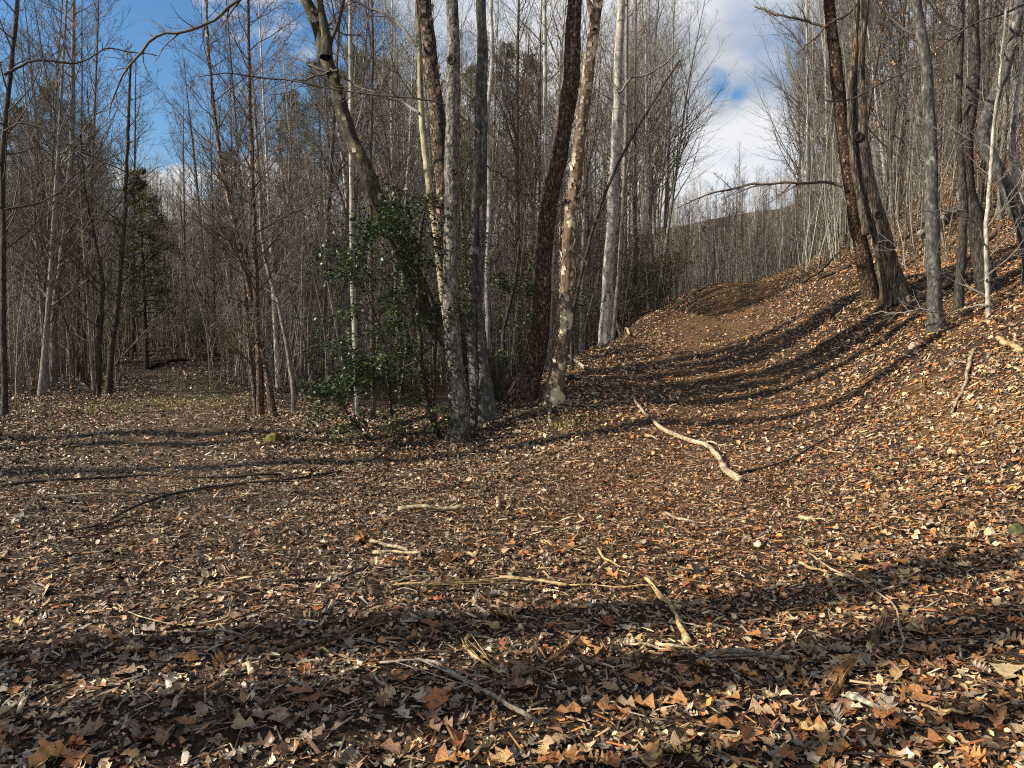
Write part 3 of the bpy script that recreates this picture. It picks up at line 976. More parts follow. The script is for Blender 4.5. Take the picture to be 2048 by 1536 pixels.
hero('slim_dark_tree', 'narrow dark trunk on the bank beside the straight banded one', 'tree',
     [[(1914, 640, 18), (1921, 540, 16), (1927, 430, 15), (1921, 320, 14), (1917, 200, 13), (1921, 80, 12), (1923, 0, 11)]],
     11.6, M_DARK, 116, total=11, tone='dark', k1=14, flare=.3)
hero('curved_dark_tree', 'dark double curving trunk on the steep leafy bank', 'tree',
     [[(1985, 598, 42), (1967, 530, 34), (1950, 450, 31), (1935, 380, 29), (1930, 310, 27), (1940, 235, 24), (1948, 140, 21), (1947, 60, 19), (1944, 0, 17)]],
     12.0, M_DARK, 117, total=12, tone='dark', k1=16, flare=.2)
hero('bent_tree', 'trunk bent like a bow at the far right edge of the bank', 'tree',
     [[(2064, 535, 30), (2040, 440, 28), (2010, 365, 27), (1982, 310, 25), (1966, 262, 23), (1985, 205, 21), (2012, 140, 20), (2028, 60, 19), (2040, 0, 18)]],
     11.6, M_GREY2, 118, total=10, tone='dark', k1=14, flare=.2,
     branches=[[(2060, 0, 7), (1990, 31, 6), (1943, 51, 6), (1881, 96, 5), (1833, 130, 5), (1775, 157, 4), (1724, 176, 4), (1673, 179, 3)]])
hero('pale_sapling', 'thin pale sapling with wide bare side shoots on the bank front', 'sapling',
     [[(1977, 690, 10), (1976, 600, 9), (1972, 480, 8), (1978, 380, 7), (1986, 270, 6), (2000, 150, 5), (2012, 20, 4)]],
     10.3, M_FILL, 119, total=0, tone='pale', k1=14, t0=.1, len1=.28, flare=.2,
     branches=[[(1976, 610, 6), (1920, 622, 5), (1860, 620, 4), (1800, 625, 3)], [(1975, 560, 6), (2010, 555, 5), (2060, 590, 4)], [(1974, 500, 6), (1940, 455, 5), (1900, 432, 4), (1800, 434, 3)]])
hero('white_leaning_sapling', 'thin white barked stem curving at the far right edge', 'sapling',
     [[(2058, 500, 13), (2046, 430, 12), (2034, 350, 11), (2026, 280, 10), (2035, 180, 8), (2060, 60, 7)]], 11.9, M_BIRCH, 120, total=0, tone='pale', k1=8, flare=.2)

# ---- around the clearing on the left
hero('edge_tree', 'thin dark tree with crooked limbs at the far left edge of the clearing', 'tree',
     [[(10, 836, 13), (8, 700, 11), (6, 560, 10), (5, 420, 10), (6, 300, 9.5), (16, 190, 9), (27, 90, 8), (34, 0, 7)]],
     13.3, M_DARK, 121, total=9, tone='dark', k1=22, t0=.3, len1=.28, flare=.3,
     branches=[[(10, 262, 7), (40, 246, 6), (90, 260, 5), (160, 300, 4), (250, 330, 3)], [(8, 150, 8), (60, 115, 6), (130, 120, 5), (210, 90, 4), (300, 100, 3)], [(8, 420, 6), (60, 400, 5), (120, 340, 4), (170, 240, 3)]])
hero('peeling_birch', 'three stemmed river birch with peeling reddish bark beside the clearing', 'tree',
     [[(546, 838, 17), (538, 780, 14), (528, 710, 12), (511, 640, 11), (494, 560, 10), (470, 450, 8.5), (442, 320, 7), (421, 150, 5.5), (411, 0, 4)],
      [(521, 828, 16), (517, 720, 13), (512, 560, 11), (507, 420, 9), (503, 300, 8), (498, 150, 6.5), (497, 0, 5)],
      [(510, 800, 10), (498, 690, 9), (492, 600, 8), (478, 500, 7), (455, 400, 6)]],
     13.7, M_PEEL, 122, total=9, tone='brown', k1=40, t0=.25, len1=.26, flare=.2, fine=1.3, flakes=(260, .035, (.55, .42, .33)))
hero('thin_birch', 'slender leaning birch behind the peeling three stemmed one', 'tree',
     [[(586, 780, 9), (560, 620, 8), (536, 540, 8), (524, 470, 7), (520, 380, 6), (508, 200, 5)]], 15.2, M_FILL, 123, total=9, tone='grey', k1=22, t0=.3, flare=.2)
hero('dark_pole_tree', 'dark thin tree leaning right at the clearing edge near the cedar', 'tree',
     [[(216, 795, 13), (224, 700, 11), (234, 620, 10), (243, 520, 9), (250, 400, 8), (256, 260, 6), (262, 120, 4)]], 17.5, M_DARK, 124, total=9.5, tone='dark', k1=22, t0=.25, len1=.26, flare=.3)
hero('dark_pole_tree', 'straight dark thin tree at the clearing edge, partner of the leaning one', 'tree',
     [[(196, 797, 11), (199, 700, 9), (204, 560, 8), (190, 480, 7), (170, 380, 5), (160, 260, 4)]], 17.3, M_DARK, 125, total=9, tone='dark', k1=20, t0=.25, len1=.26, flare=.3)
hero('tall_grey_tree', 'tall grey trunk rising left of the cedar, bent at mid height', 'tree',
     [[(106, 680, 14), (112, 600, 13), (126, 500, 12), (135, 400, 11), (143, 300, 10), (146, 150, 8), (147, 0, 6)]], 20, M_FILL, 126, total=11, tone='grey', k1=30, t0=.3, len1=.25, flare=.2)
hero('speckled_tree', 'slim pale speckled trunk between the holly and the leaning fork', 'tree',
     [[(712, 730, 11), (706, 600, 10), (704, 420, 9.5), (702, 250, 9), (701, 100, 8), (700, 0, 7)]], 15.5, M_BIRCH, 127, total=12, tone='pale', k1=18, t0=.4, flare=.2)
hero('speckled_tree', 'slim dark stem rising from the crook of the leaning fork', 'tree',
     [[(744, 650, 9), (742, 420, 8), (741, 330, 7), (744, 180, 6), (745, 60, 5), (743, 0, 4.5)]], 14.2, M_FILL, 128, total=10, tone='brown', k1=20, t0=.4, flare=.2)

exec_later = []

# ------------------------------------------------------------------ holly and other evergreens
def blades(mb, pos, length, width, colr, r, up=0.0, flat=0.0, cup=.15):
    """small pointed leaves, folded along the middle: one per position"""
    n = len(pos)
    d = r.normal(size=(n, 3)); d[:, 2] = d[:, 2] * (1 - flat) + up; d = norm(d)
    side = norm(np.cross(d, norm(np.array([0, 0, 1.0]) + (1 - flat) * r.normal(0, .8, (n, 3)) + .25 * r.normal(size=(n, 3)))))
    nn = np.cross(side, d)
    l = (length * r.uniform(.7, 1.3, n))[:, None]; w = (width * r.uniform(.7, 1.3, n))[:, None]
    V = np.stack([pos, pos + d * l * .5 + side * w + nn * w * cup, pos + d * l, pos + d * l * .5 - side * w + nn * w * cup, pos + d * l * .5 - nn * w * cup], 1).reshape(-1, 3)
    b = (np.arange(n) * 5)[:, None]
    F = np.concatenate([b + np.array([[0, 1, 4]]), b + np.array([[1, 2, 4]]), b + np.array([[2, 3, 4]]), b + np.array([[3, 0, 4]])])
    c = np.array(colr)[r.integers(0, len(colr), n)] * r.uniform(.7, 1.25, (n, 1))
    mb.add(V, F, np.repeat(c, 5, 0))


def evergreen_clumps(root, stems, clumps, d, leafcol, r, ll=.055, lw=.021, mat=M_HOLLY, stemmat=M_DARK, foliage='foliage'):
    base = np.array(root.location)
    sb = MB(); nodes = []
    for s in stems:
        P, R = pixel_path(s, d)
        g = tz(P[0, 0], P[0, 1]); P[0, 2] = min(P[0, 2], g - .03)
        if P[0, 2] < g - .4: P[0, 2] = g - .1
        Pn, Rn = resample(P - base, R, 24); Pn = noisy(Pn, .012, r)
        tubes(sb, Pn, Rn, 8, rough=.05, r=r); nodes.append(Pn)
    nodes = np.concatenate(nodes)
    fb = MB()
    for (u, v, du, dv, cnt, dd) in clumps:
        dist = d + dd
        cnt = int(cnt * 1.15)
        nsp = max(4, cnt // 55)
        uu = r.normal(u, du * .5, nsp); vv = r.normal(v, dv * .5, nsp); dz = r.normal(0, .35, nsp)
        C = pt(uu, vv, dist + dz) - base
        # a spray: a thin shoot from the nearest stem node that fans out almost level
        for c in C:
            k = np.argmin(((nodes - c)**2).sum(1) + .6 * np.maximum(0, nodes[:, 2] - c[2])**2 + r.random(len(nodes)) * .15)
            a = nodes[k]; v_ = c - a; L = np.linalg.norm(v_) + 1e-6
            mid = a + v_ * .5 + np.array([0, 0, .10 * L])
            tip = c + v_ / L * .22 + np.array([0, 0, -.03])
            Pn, Rn = resample(np.array([a, mid, c, tip]), np.array([.007, .0055, .004, .002]), 9)
            tubes(sb, Pn, Rn, 4, r=r)
            P2, R2 = sprout(Pn[None], Rn[None], 6, .55, 1, lambda t, L_: np.full_like(t, .26) + 0 * L_, (35, 70), .0, .1, 5, .7, r, rmin=.0015)
            tubes(sb, P2, R2, 3, r=r)
            q = P2.reshape(-1, 3)
            q = q[r.integers(0, len(q), int(cnt / nsp * 1.25))] + r.normal(0, .035, (int(cnt / nsp * 1.25), 3))
            blades(fb, q, ll, lw, leafcol, r, up=.12, flat=.55)
    sb.build('stem', stemmat, root)
    return tag(fb.build(foliage, mat, root), kind='stuff')


rh = np.random.default_rng(55)
HOLLY = [(.024, .046, .014), (.032, .06, .016), (.045, .078, .018), (.018, .034, .012), (.08, .10, .02)]
p0 = hit(880, 886); p0[1] = 10.7; p0[0] = (880 - 1024) / FPX * 10.7; p0[2] = tz(p0[0], p0[1])
hol = thing('holly', p0, 'dark glossy holly with layered evergreen sprays, beside the grey lichen trunk', 'shrub')
evergreen_clumps(hol,
    [[(882, 890, 15), (858, 820, 14), (842, 720, 12), (836, 640, 11), (836, 560, 9), (842, 470, 7), (850, 400, 4)],
     [(872, 880, 10), (868, 800, 9), (868, 690, 8), (862, 600, 6), (800, 500, 4)],
     [(752, 892, 8), (712, 850, 7), (684, 806, 5), (672, 760, 4)],
     [(790, 880, 7), (780, 800, 6), (770, 700, 5), (740, 600, 4), (725, 520, 3)]],
    [(812, 420, 70, 42, 620, 0), (850, 470, 45, 60, 620, .2), (752, 470, 70, 34, 620, 0), (690, 545, 50, 14, 300, -.2), (775, 560, 85, 34, 620, 0), (700, 500, 46, 24, 300, -.1),
     (690, 625, 50, 22, 190, -.2), (755, 690, 80, 24, 520, -.3), (690, 742, 56, 34, 620, -.4), (748, 762, 70, 34, 700, -.3), (664, 795, 36, 34, 460, -.5), (820, 760, 50, 60, 420, 0),
     (770, 835, 80, 30, 300, -.2), (848, 620, 50, 80, 620, .3), (690, 845, 40, 20, 120, -.4), (880, 840, 16, 24, 150, -.4), (800, 640, 50, 40, 360, .1), (835, 545, 34, 60, 520, .5)],
    10.7, HOLLY, rh)
p1 = np.array([(1000 - 1024) / FPX * 14.5, 14.5, 0]); p1[2] = tz(p1[0], p1[1])
hol2 = thing('holly', p1, 'second sparser holly growing behind the central clump of trunks', 'shrub')
evergreen_clumps(hol2, [[(1000, 760, 9), (1010, 650, 8), (1030, 560, 6), (1040, 480, 4)], [(985, 760, 8), (960, 600, 6), (945, 500, 4)]],
    [(1045, 560, 60, 60, 620, 0), (1030, 640, 60, 50, 420, 0), (945, 515, 30, 44, 500, -.4), (992, 735, 34, 34, 700, -1.2), (1170, 600, 36, 30, 160, 0)], 14.0, HOLLY, rh)


def conifer(H, rad, bare, nb, nt, colr, r, droop=.0, ll=.2, lw=.012, flat=.2, power=.8):
    """meshes of a conifer: trunk with limbs, needle tufts"""
    tb, fb = MB(), MB()
    z = np.linspace(-.15, H, 26)
    P = np.stack([np.cumsum(r.normal(0, .012, 26)) * H / 10, np.cumsum(r.normal(0, .012, 26)) * H / 10, z], 1)
    R = H * .011 * (1 - z / H * .93) + .006
    tubes(tb, P, R, 8, rough=.05, r=r)
    P1, R1 = sprout(P[None], R[None], nb, bare, .99, lambda t, L: rad * np.clip((1 - t) / (1 - bare), .06, 1)**power + 0 * L, (60, 95), -droop, .06, 7, .4, r, rmin=.006)
    tubes(tb, P1, R1, 4, r=r)
    P2, R2 = sprout(P1, R1, 7, .25, 1, lambda t, L: L * .38, (30, 60), .05, .1, 5, .6, r, rmin=.004)
    tubes(tb, P2, R2, 3, r=r)
    # dead lower shoots
    PD, RD = sprout(P[None], R[None], 24, .1, bare, lambda t, L: rad * .6 + 0 * L, (50, 85), .02, .1, 5, .3, r, rmin=.004)
    tubes(tb, PD, RD, 3, r=r)
    q = P2[:, 1:].reshape(-1, 3)
    q = q[r.integers(0, len(q), nt)] + r.normal(0, ll * .25, (nt, 3))
    blades(fb, q, ll, lw, colr, r, up=.25, flat=flat)
    return tb.mesh('trunk', M_DARK), fb.mesh('crown', M_NEEDLE)


rc = np.random.default_rng(77)
CEDCOL = [(.07, .085, .022), (.09, .10, .03), (.05, .065, .02), (.11, .10, .03)]
ced = conifer(6.7, 1.15, .30, 130, 15000, CEDCOL, rc, ll=.11, lw=.012, power=.55)
p = pt(293, 742, 26); p[2] = tz(p[0], p[1])
t = thing('cedar_tree', p, 'bushy olive green cedar with bare lower trunk at the end of the clearing', 'tree')
link('trunk', ced[0], t); tag(link('crown', ced[1], t), kind='stuff')

PINECOL = [(.035, .05, .02), (.05, .065, .026), (.03, .042, .022), (.06, .07, .03)]
pines = [conifer(15, 2.7, .35, 95, 9000, PINECOL, rc, ll=.34, lw=.022, power=.6, droop=-.03) for _ in range(3)]
for k, (u, vtop, d, lab) in enumerate([(60, 210, 44, 'dark pine behind the clearing nearest the far left edge'), (125, 165, 48, 'dark pine behind the tall bent grey trunk, the highest on that side'),
        (195, 240, 50, 'dark pine behind the two dark poles by the cedar'), (590, 180, 62, 'pine on the rise behind the leaning fork, leftmost of its row'),
        (650, 110, 60, 'tall pine directly behind the leaning forked trunk'), (725, 95, 64, 'tall pine behind the slim speckled trunk'), (790, 120, 60, 'tall pine between the speckled trunk and the cream barked tree'),
        (1015, 90, 56, 'dark pine behind the slim spotted stem of the clump'), (1065, 110, 60, 'dark pine seen left of the curving brown trunk'), (940, 130, 66, 'far pine showing beside the grey lichen trunk'),
        (470, 300, 66, 'lower pine behind the peeling river birch')]):
    x = (u - 1024) / FPX * d; z = float(tz(x, d))
    top = float(pt(u, vtop, d)[2])
    t = thing('pine_tree', (x, d, z), lab, 'tree', 'pines behind the bare woods')
    s = max(.3, (top - z) / 15)
    t.scale = (max(s, .7), max(s, .7), s); t.rotation_euler = (0, 0, rc.random() * 6)
    link('trunk', pines[k % 3][0], t); tag(link('crown', pines[k % 3][1], t), kind='stuff')

# ------------------------------------------------------------------ the bare woods: kinds of tree, then copies
rp = np.random.default_rng(99)


def pole(H, rad, k1, t0, len1, r, fine=1.0, lod=0, bend=.02, up=.09, ang=(35, 60), deadleaf=0, rr=.42, k3=4):
    tb, cb = MB(), MB()
    n = 18 if lod == 0 else 9
    z = np.linspace(-.2, H, n)
    wob = np.cumsum(np.cumsum(r.normal(0, bend, (n, 2)), 0), 0) * H / 60
    wob -= wob[1]
    P = np.concatenate([wob, z[:, None]], 1)
    h = z / H
    R = rad * (1 - .88 * np.clip(h, 0, 1)**.9) * (1 + .3 * np.exp(-np.clip(z, 0, None) / .25)) + .003
    tubes(tb, P, R, 9 if lod == 0 else 5, rough=.05, r=r)
    P1, R1 = sprout(P[None], R[None], k1, t0, .98, lambda t, L: L * len1 * (1.12 - t)**.75, ang, up, .11, 7 if lod == 0 else 4, rr, r, rmin=.006)
    tubes(cb, P1, R1, 4 if lod == 0 else 3, r=r)
    P2, R2 = sprout(P1, R1, int(7 * fine) if lod == 0 else int(5 * fine), .12, 1, lambda t, L: L * .42 * (1.2 - t), (25, 55), up * .7, .14, 5 if lod == 0 else 3, .6, r, rmin=.0042)
    tubes(cb, P2, R2, 3, r=r)
    if lod == 0:
        P3, R3 = sprout(P2, R2, k3, .12, 1, lambda t, L: L * .6 * (1.2 - t), (25, 55), up * .5, .15, 4, .65, r, rmin=.0032)
        tubes(cb, P3, R3, 3, r=r)
    leaves = None
    if deadleaf:
        q = P2[:, 1:].reshape(-1, 3); lb = MB()
        q = q[r.integers(0, len(q), deadleaf)] + r.normal(0, .03, (deadleaf, 3))
        blades(lb, q, .085, .024, [(.42, .22, .10), (.36, .16, .07), (.48, .31, .18), (.26, .12, .06)], r, up=-.7, flat=0, cup=.4)
        leaves = lb.mesh('dead_leaves', M_LITTER)
    return tb.mesh('trunk', M_FILL), cb.mesh('crown', M_TWIG), leaves


def brush(H, ns, r, spread=.5, leaf=None, nl=0, lod=0, wide=.12, thick=1.0):
    sb, fb = MB(), None
    a = r.random(ns) * 6.28
    P = np.zeros((ns, 8, 3)); P[:, 0, :2] = r.normal(0, wide * spread * 2, (ns, 2)); P[:, 0, 2] = -.08
    d = norm(np.stack([np.cos(a) * spread * r.random(ns), np.sin(a) * spread * r.random(ns), np.ones(ns)], 1))
    L = H * r.uniform(.5, 1.1, ns)
    for q in range(1, 8):
        d = norm(d + r.normal(0, .09, (ns, 3)) + np.array([0, 0, -.03 if spread > .4 else .03]))
        P[:, q] = P[:, q - 1] + d * L[:, None] / 7
    R = thick * (.004 + .005 * L / 2)[:, None] * np.linspace(1, .25, 8)[None]
    tubes(sb, P, R, 4, r=r)
    P2, R2 = sprout(P, R, 7 if lod == 0 else 4, .2, 1, lambda t, L_: L_ * .34 * (1.2 - t), (25, 60), .04, .14, 5, .6, r, rmin=.002)
    tubes(sb, P2, R2, 3, r=r)
    if lod == 0:
        P3, R3 = sprout(P2, R2, 3, .2, 1, lambda t, L_: L_ * .5, (25, 60), .03, .15, 4, .6, r, rmin=.0018)
        tubes(sb, P3, R3, 3, r=r)
    me = None
    if nl:
        q = (P3 if lod == 0 else P2)[:, 1:].reshape(-1, 3)
        q = q[r.integers(0, len(q), nl)]
        fb = MB(); blades(fb, q, .045, .011, leaf, r, up=.2, flat=.2)
        me = fb.mesh('foliage', M_NEEDLE)
    return sb.mesh('stem', M_TWIG), me


POLES = [pole(rp.uniform(12, 16), rp.uniform(.065, .11), 34, rp.uniform(.3, .5), .22, rp, up=.11, ang=(30, 55), bend=.035) for _ in range(4)]
POLES += [pole(rp.uniform(12, 15), rp.uniform(.08, .115), 15, rp.uniform(.3, .42), .44, rp, fine=1.6, up=.10, ang=(18, 42), bend=.04, rr=.55, k3=5) for _ in range(4)]
FEATHER = [pole(rp.uniform(8.5, 11), rp.uniform(.04, .065), 46, .18, .26, rp, fine=1.15, up=.12) for _ in range(5)]
SAPS = [pole(rp.uniform(3.5, 6), rp.uniform(.014, .026), 18, .25, .26, rp, bend=.05) for _ in range(5)]
OAKS = [pole(rp.uniform(7, 10), rp.uniform(.05, .09), 30, .2, .27, rp, ang=(50, 80), up=.03, deadleaf=700) for _ in range(3)]
GREENS = [(.13, .13, .03), (.16, .16, .04), (.095, .105, .028), (.19, .17, .055)]
BRUSH = [brush(rp.uniform(1.6, 3), 12, rp) for _ in range(4)]
GBRUSH = [brush(rp.uniform(1.8, 2.8), 12, rp, leaf=GREENS, nl=2200) for _ in range(3)]

placed = []
FILL = []


def free(x, y, gap):
    for (a, b) in placed:
        if (a - x)**2 + (b - y)**2 < gap * gap: return False
    return True


for o in HERO: placed.append((o.location[0], o.location[1]))


def spot(u0, u1, d0, d1, r, gap, margin=0):
    for _ in range(200):
        d = math.sqrt(r.random() * (d1 * d1 - d0 * d0) + d0 * d0); u = u0 + (u1 - u0) * r.random()
        x = (u - 1024) / FPX * d; z = float(tz(x, d))
        uu, vv = pix((x, d, z))
        if vv > np.interp(uu, EDGE_U, EDGE_V) - margin: continue
        if 1380 < uu < 1580 and d < 34: continue
        if not free(x, d, gap): continue
        placed.append((x, d))
        return x, d, z, float(uu), float(vv)
    return None


TONES = {'pale': ((.62, .60, .55), (.27, .25, .215)), 'grey': ((.30, .28, .25), (.17, .155, .135)), 'brown': ((.17, .135, .105), (.125, .10, .08)), 'dark': ((.085, .07, .058), (.08, .066, .055))}


def plant(kind, protos, where, tone, r, scale=(.85, 1.15), lean=.06):
    x, y, z, u, v = where
    pr = protos[r.integers(0, len(protos))]
    nm = {'pole': 'bare_tree', 'feather': 'feathery_tree', 'sap': 'bare_sapling', 'oak': 'leaf_holding_oak', 'brush': 'bare_shrub', 'green': 'green_shrub'}[kind]
    o = bpy.data.objects.new(nm, None); o.empty_display_size = .1; COL.objects.link(o)
    o.location = (x, y, z)
    o.rotation_euler = (r.normal(0, lean), r.normal(0, lean), r.random() * 6.28)
    s = r.uniform(*scale); o.scale = (s, s, s)
    tb, cb = TONES[tone]
    k = r.uniform(.8, 1.2)
    if kind in ('brush', 'green'):
        a = link('stem', pr[0], o); a.color = (*[c * k for c in cb], 1)
        if pr[1]: tag(link('foliage', pr[1], o), kind='stuff')
    else:
        a = link('trunk', pr[0], o); a.color = (*[c * k for c in tb], 1)
        a = link('crown', pr[1], o); a.color = (*[c * k for c in cb], 1)
        if pr[2]: tag(link('dead_leaves', pr[2], o), kind='stuff')
    FILL.append((o, kind, tone, u, y, s))


def many(n, kind, protos, u0, u1, d0, d1, tones, r, gap, **kw):
    for _ in range(n):
        w = spot(u0, u1, d0, d1, r, gap)
        if w: plant(kind, protos, w, tones[r.integers(0, len(tones))], r, **kw)


rf = np.random.default_rng(123)
# left of the peeling birch, round the clearing
many(5, 'feather', FEATHER, -120, 640, 14.5, 20, ['pale', 'grey', 'brown'], rf, 1.0)
many(24, 'feather', FEATHER, -180, 640, 16, 34, ['dark', 'grey', 'brown', 'brown'], rf, .9)
many(10, 'pole', POLES, -180, 640, 20, 40, ['dark', 'grey', 'pale'], rf, 1.0, scale=(.65, .85))
many(20, 'sap', SAPS, -150, 640, 15, 28, ['grey', 'brown', 'pale'], rf, .6)
many(20, 'brush', BRUSH, -150, 640, 16, 30, ['brown', 'grey', 'dark'], rf, .6)
many(30, 'green', GBRUSH, -100, 520, 16.5, 32, ['brown', 'grey'], rf, .7)
# the middle, behind the clump
many(46, 'pole', POLES, 600, 1400, 16, 40, ['pale', 'grey', 'grey', 'brown', 'pale'], rf, .8, scale=(.75, 1.0))
many(28, 'feather', FEATHER, 560, 1300, 15, 36, ['grey', 'brown', 'brown'], rf, .8)
many(44, 'sap', SAPS, 560, 1400, 14, 30, ['grey', 'brown', 'pale', 'brown'], rf, .5, lean=.12)
many(7, 'sap', SAPS, 100, 1350, 17, 30, ['grey', 'pale', 'brown'], rf, .5, lean=.6, scale=(1.1, 1.5))
many(34, 'brush', BRUSH, 560, 1380, 14, 32, ['brown', 'grey', 'brown'], rf, .5)
many(8, 'green', GBRUSH, 900, 1400, 15, 30, ['brown'], rf, .6)
many(6, 'green', GBRUSH, 1260, 1440, 30, 40, ['brown'], rf, .6, scale=(1.4, 1.8))
many(4, 'oak', OAKS, 560, 1350, 20, 34, ['brown'], rf, .9)
# beyond the crest of the climbing track
many(24, 'pole', POLES[3:], 1240, 1450, 34, 50, ['pale', 'grey', 'pale', 'grey'], rf, .9, scale=(1.0, 1.25))
many(40, 'pole', POLES[3:], 1450, 1720, 35, 56, ['pale', 'grey', 'pale', 'brown'], rf, .6, scale=(.95, 1.2))
many(22, 'sap', SAPS, 1340, 1660, 33, 48, ['grey', 'brown'], rf, .6, scale=(1, 1.4))
many(12, 'brush', BRUSH, 1300, 1640, 33, 46, ['brown', 'grey'], rf, .6)
# the slope on the right
many(44, 'pole', POLES, 1580, 2260, 14.5, 44, ['dark', 'grey', 'pale', 'dark'], rf, .8, scale=(.6, .95), lean=.09)
many(16, 'oak', OAKS, 1640, 2260, 16, 40, ['brown', 'grey'], rf, 1.0)
many(46, 'sap', SAPS, 1600, 2200, 13, 34, ['grey', 'brown', 'pale'], rf, .6, lean=.12)
many(8, 'brush', BRUSH, 1600, 2150, 15, 30, ['brown', 'grey'], rf, .6)

# ------------------------------------------------------------------ the rest of the woods and its undergrowth: nobody could count them
rw = np.random.default_rng(321)
M_FAR = vcol_mat('far_bark', .85, .2, .35, 3, objrand=True)
FT = [(.27, .25, .215), (.16, .14, .118), (.11, .087, .066), (.36, .335, .295)]


def painted(src, colr, name):
    """a copy of a prototype's meshes as one mesh in one bark colour"""
    mb = MB()
    for k, me in enumerate(m for m in src if m is not None):
        v = np.empty(len(me.vertices) * 3, np.float32); me.vertices.foreach_get('co', v)
        l = np.empty(len(me.loops), np.int32); me.loops.foreach_get('vertex_index', l)
        mb.add(v.reshape(-1, 3), l.reshape(-1, len(l) // len(me.polygons)), np.array(colr) * (1 if k == 0 else .8))
    return bpy.data.objects.new(name, mb.mesh(name, M_FAR))


def stuff_of(name, protos, rows):
    """one object: copies of the prototypes at rows of (x, y, z, yaw, scale, which)"""
    rows = np.array(rows, np.float32)
    me = bpy.data.meshes.new(name); me.vertices.add(len(rows)); me.vertices.foreach_set('co', rows[:, :3].ravel())
    for nm, c in (('yaw', 3), ('size', 4)):
        a = me.attributes.new(nm, 'FLOAT', 'POINT'); a.data.foreach_set('value', rows[:, c].copy())
    a = me.attributes.new('which', 'INT', 'POINT'); a.data.foreach_set('value', rows[:, 5].astype(np.int32))
    o = bpy.data.objects.new(name, me); COL.objects.link(o)
    ng = bpy.data.node_groups.new(name, 'GeometryNodeTree')
    ng.interface.new_socket('Geometry', in_out='INPUT', socket_type='NodeSocketGeometry')
    ng.interface.new_socket('Geometry', in_out='OUTPUT', socket_type='NodeSocketGeometry')
    N, L = ng.nodes, ng.links
    gi, go = N.new('NodeGroupInput'), N.new('NodeGroupOutput')
    join = N.new('GeometryNodeJoinGeometry')
    for p in reversed(protos):
        oi = N.new('GeometryNodeObjectInfo'); oi.inputs['Object'].default_value = p
        g = N.new('GeometryNodeGeometryToInstance')
        L.new(oi.outputs['Geometry'], g.inputs[0]); L.new(g.outputs[0], join.inputs[0])

    def attr(nm, typ):
        n = N.new('GeometryNodeInputNamedAttribute'); n.data_type = typ; n.inputs['Name'].default_value = nm
        return [q for q in n.outputs if q.enabled][0]
    iop = N.new('GeometryNodeInstanceOnPoints')
    iop.inputs['Pick Instance'].default_value = True
    rot = N.new('ShaderNodeCombineXYZ'); L.new(attr('yaw', 'FLOAT'), rot.inputs[2])
    L.new(gi.outputs[0], iop.inputs['Points']); L.new(join.outputs[0], iop.inputs['Instance'])
    L.new(attr('which', 'INT'), iop.inputs['Instance Index']); L.new(rot.outputs[0], iop.inputs['Rotation']); L.new(attr('size', 'FLOAT'), iop.inputs['Scale'])
    L.new(iop.outputs[0], go.inputs[0])
    md = o.modifiers.new(name, 'NODES'); md.node_group = ng
    return tag(o, kind='stuff')


FARP = [painted(p[:2], FT[k % 4], 'far_tree') for k, p in enumerate(POLES + POLES[:3] + POLES[4:7] + FEATHER)]
SIDE = [painted(pole(18, .20, 14, .72, .15, rw)[:2], FT[1], 'side_tree')]
rows = []
NP = len(FARP)
while len(rows) < 640:
    d = math.sqrt(rw.random() * (125**2 - 34**2) + 34**2); u = rw.uniform(-320, 2380)
    if 1330 < u < 1640 and d < 58: continue
    x = (u - 1024) / FPX * d
    rows.append((x, d, float(tz(x, d)), rw.random() * 6.28, rw.uniform(.5, .86) * (.78 if u < 650 else 1), rw.integers(0, NP)))
# the same woods go on beside the camera, left of the view; their long shadows cross the clearing
HDIR = norm(SUN_DIR[:2])
for gx, gy, back, s in [(-1.5, 2.95, 7.0, 1.4), (-.8, 3.85, 9.5, .8), (-5, 11.1, 7.6, 1.5), (-4, 8.6, 8.2, 1.3), (-4.5, 10.4, 11, 1.2), (-1.8, 2.25, 8.5, .8), (-4, 7.0, 12, .6), (3.2, 4.55, 15, 1.1)]:
    x, y = np.array([gx, gy]) - HDIR * back
    rows.append((x, y, float(tz(x, y)), gx * 3, s, NP))
for _ in range(9):
    x, y = rw.uniform(-36, -18), rw.uniform(-8, 15)
    if x / max(y, .1) > -.95 and y > 0: continue
    rows.append((x, y, float(tz(x, y)), rw.random() * 6, rw.uniform(.5, .8), rw.integers(0, NP)))
stuff_of('woods', FARP + SIDE, rows)

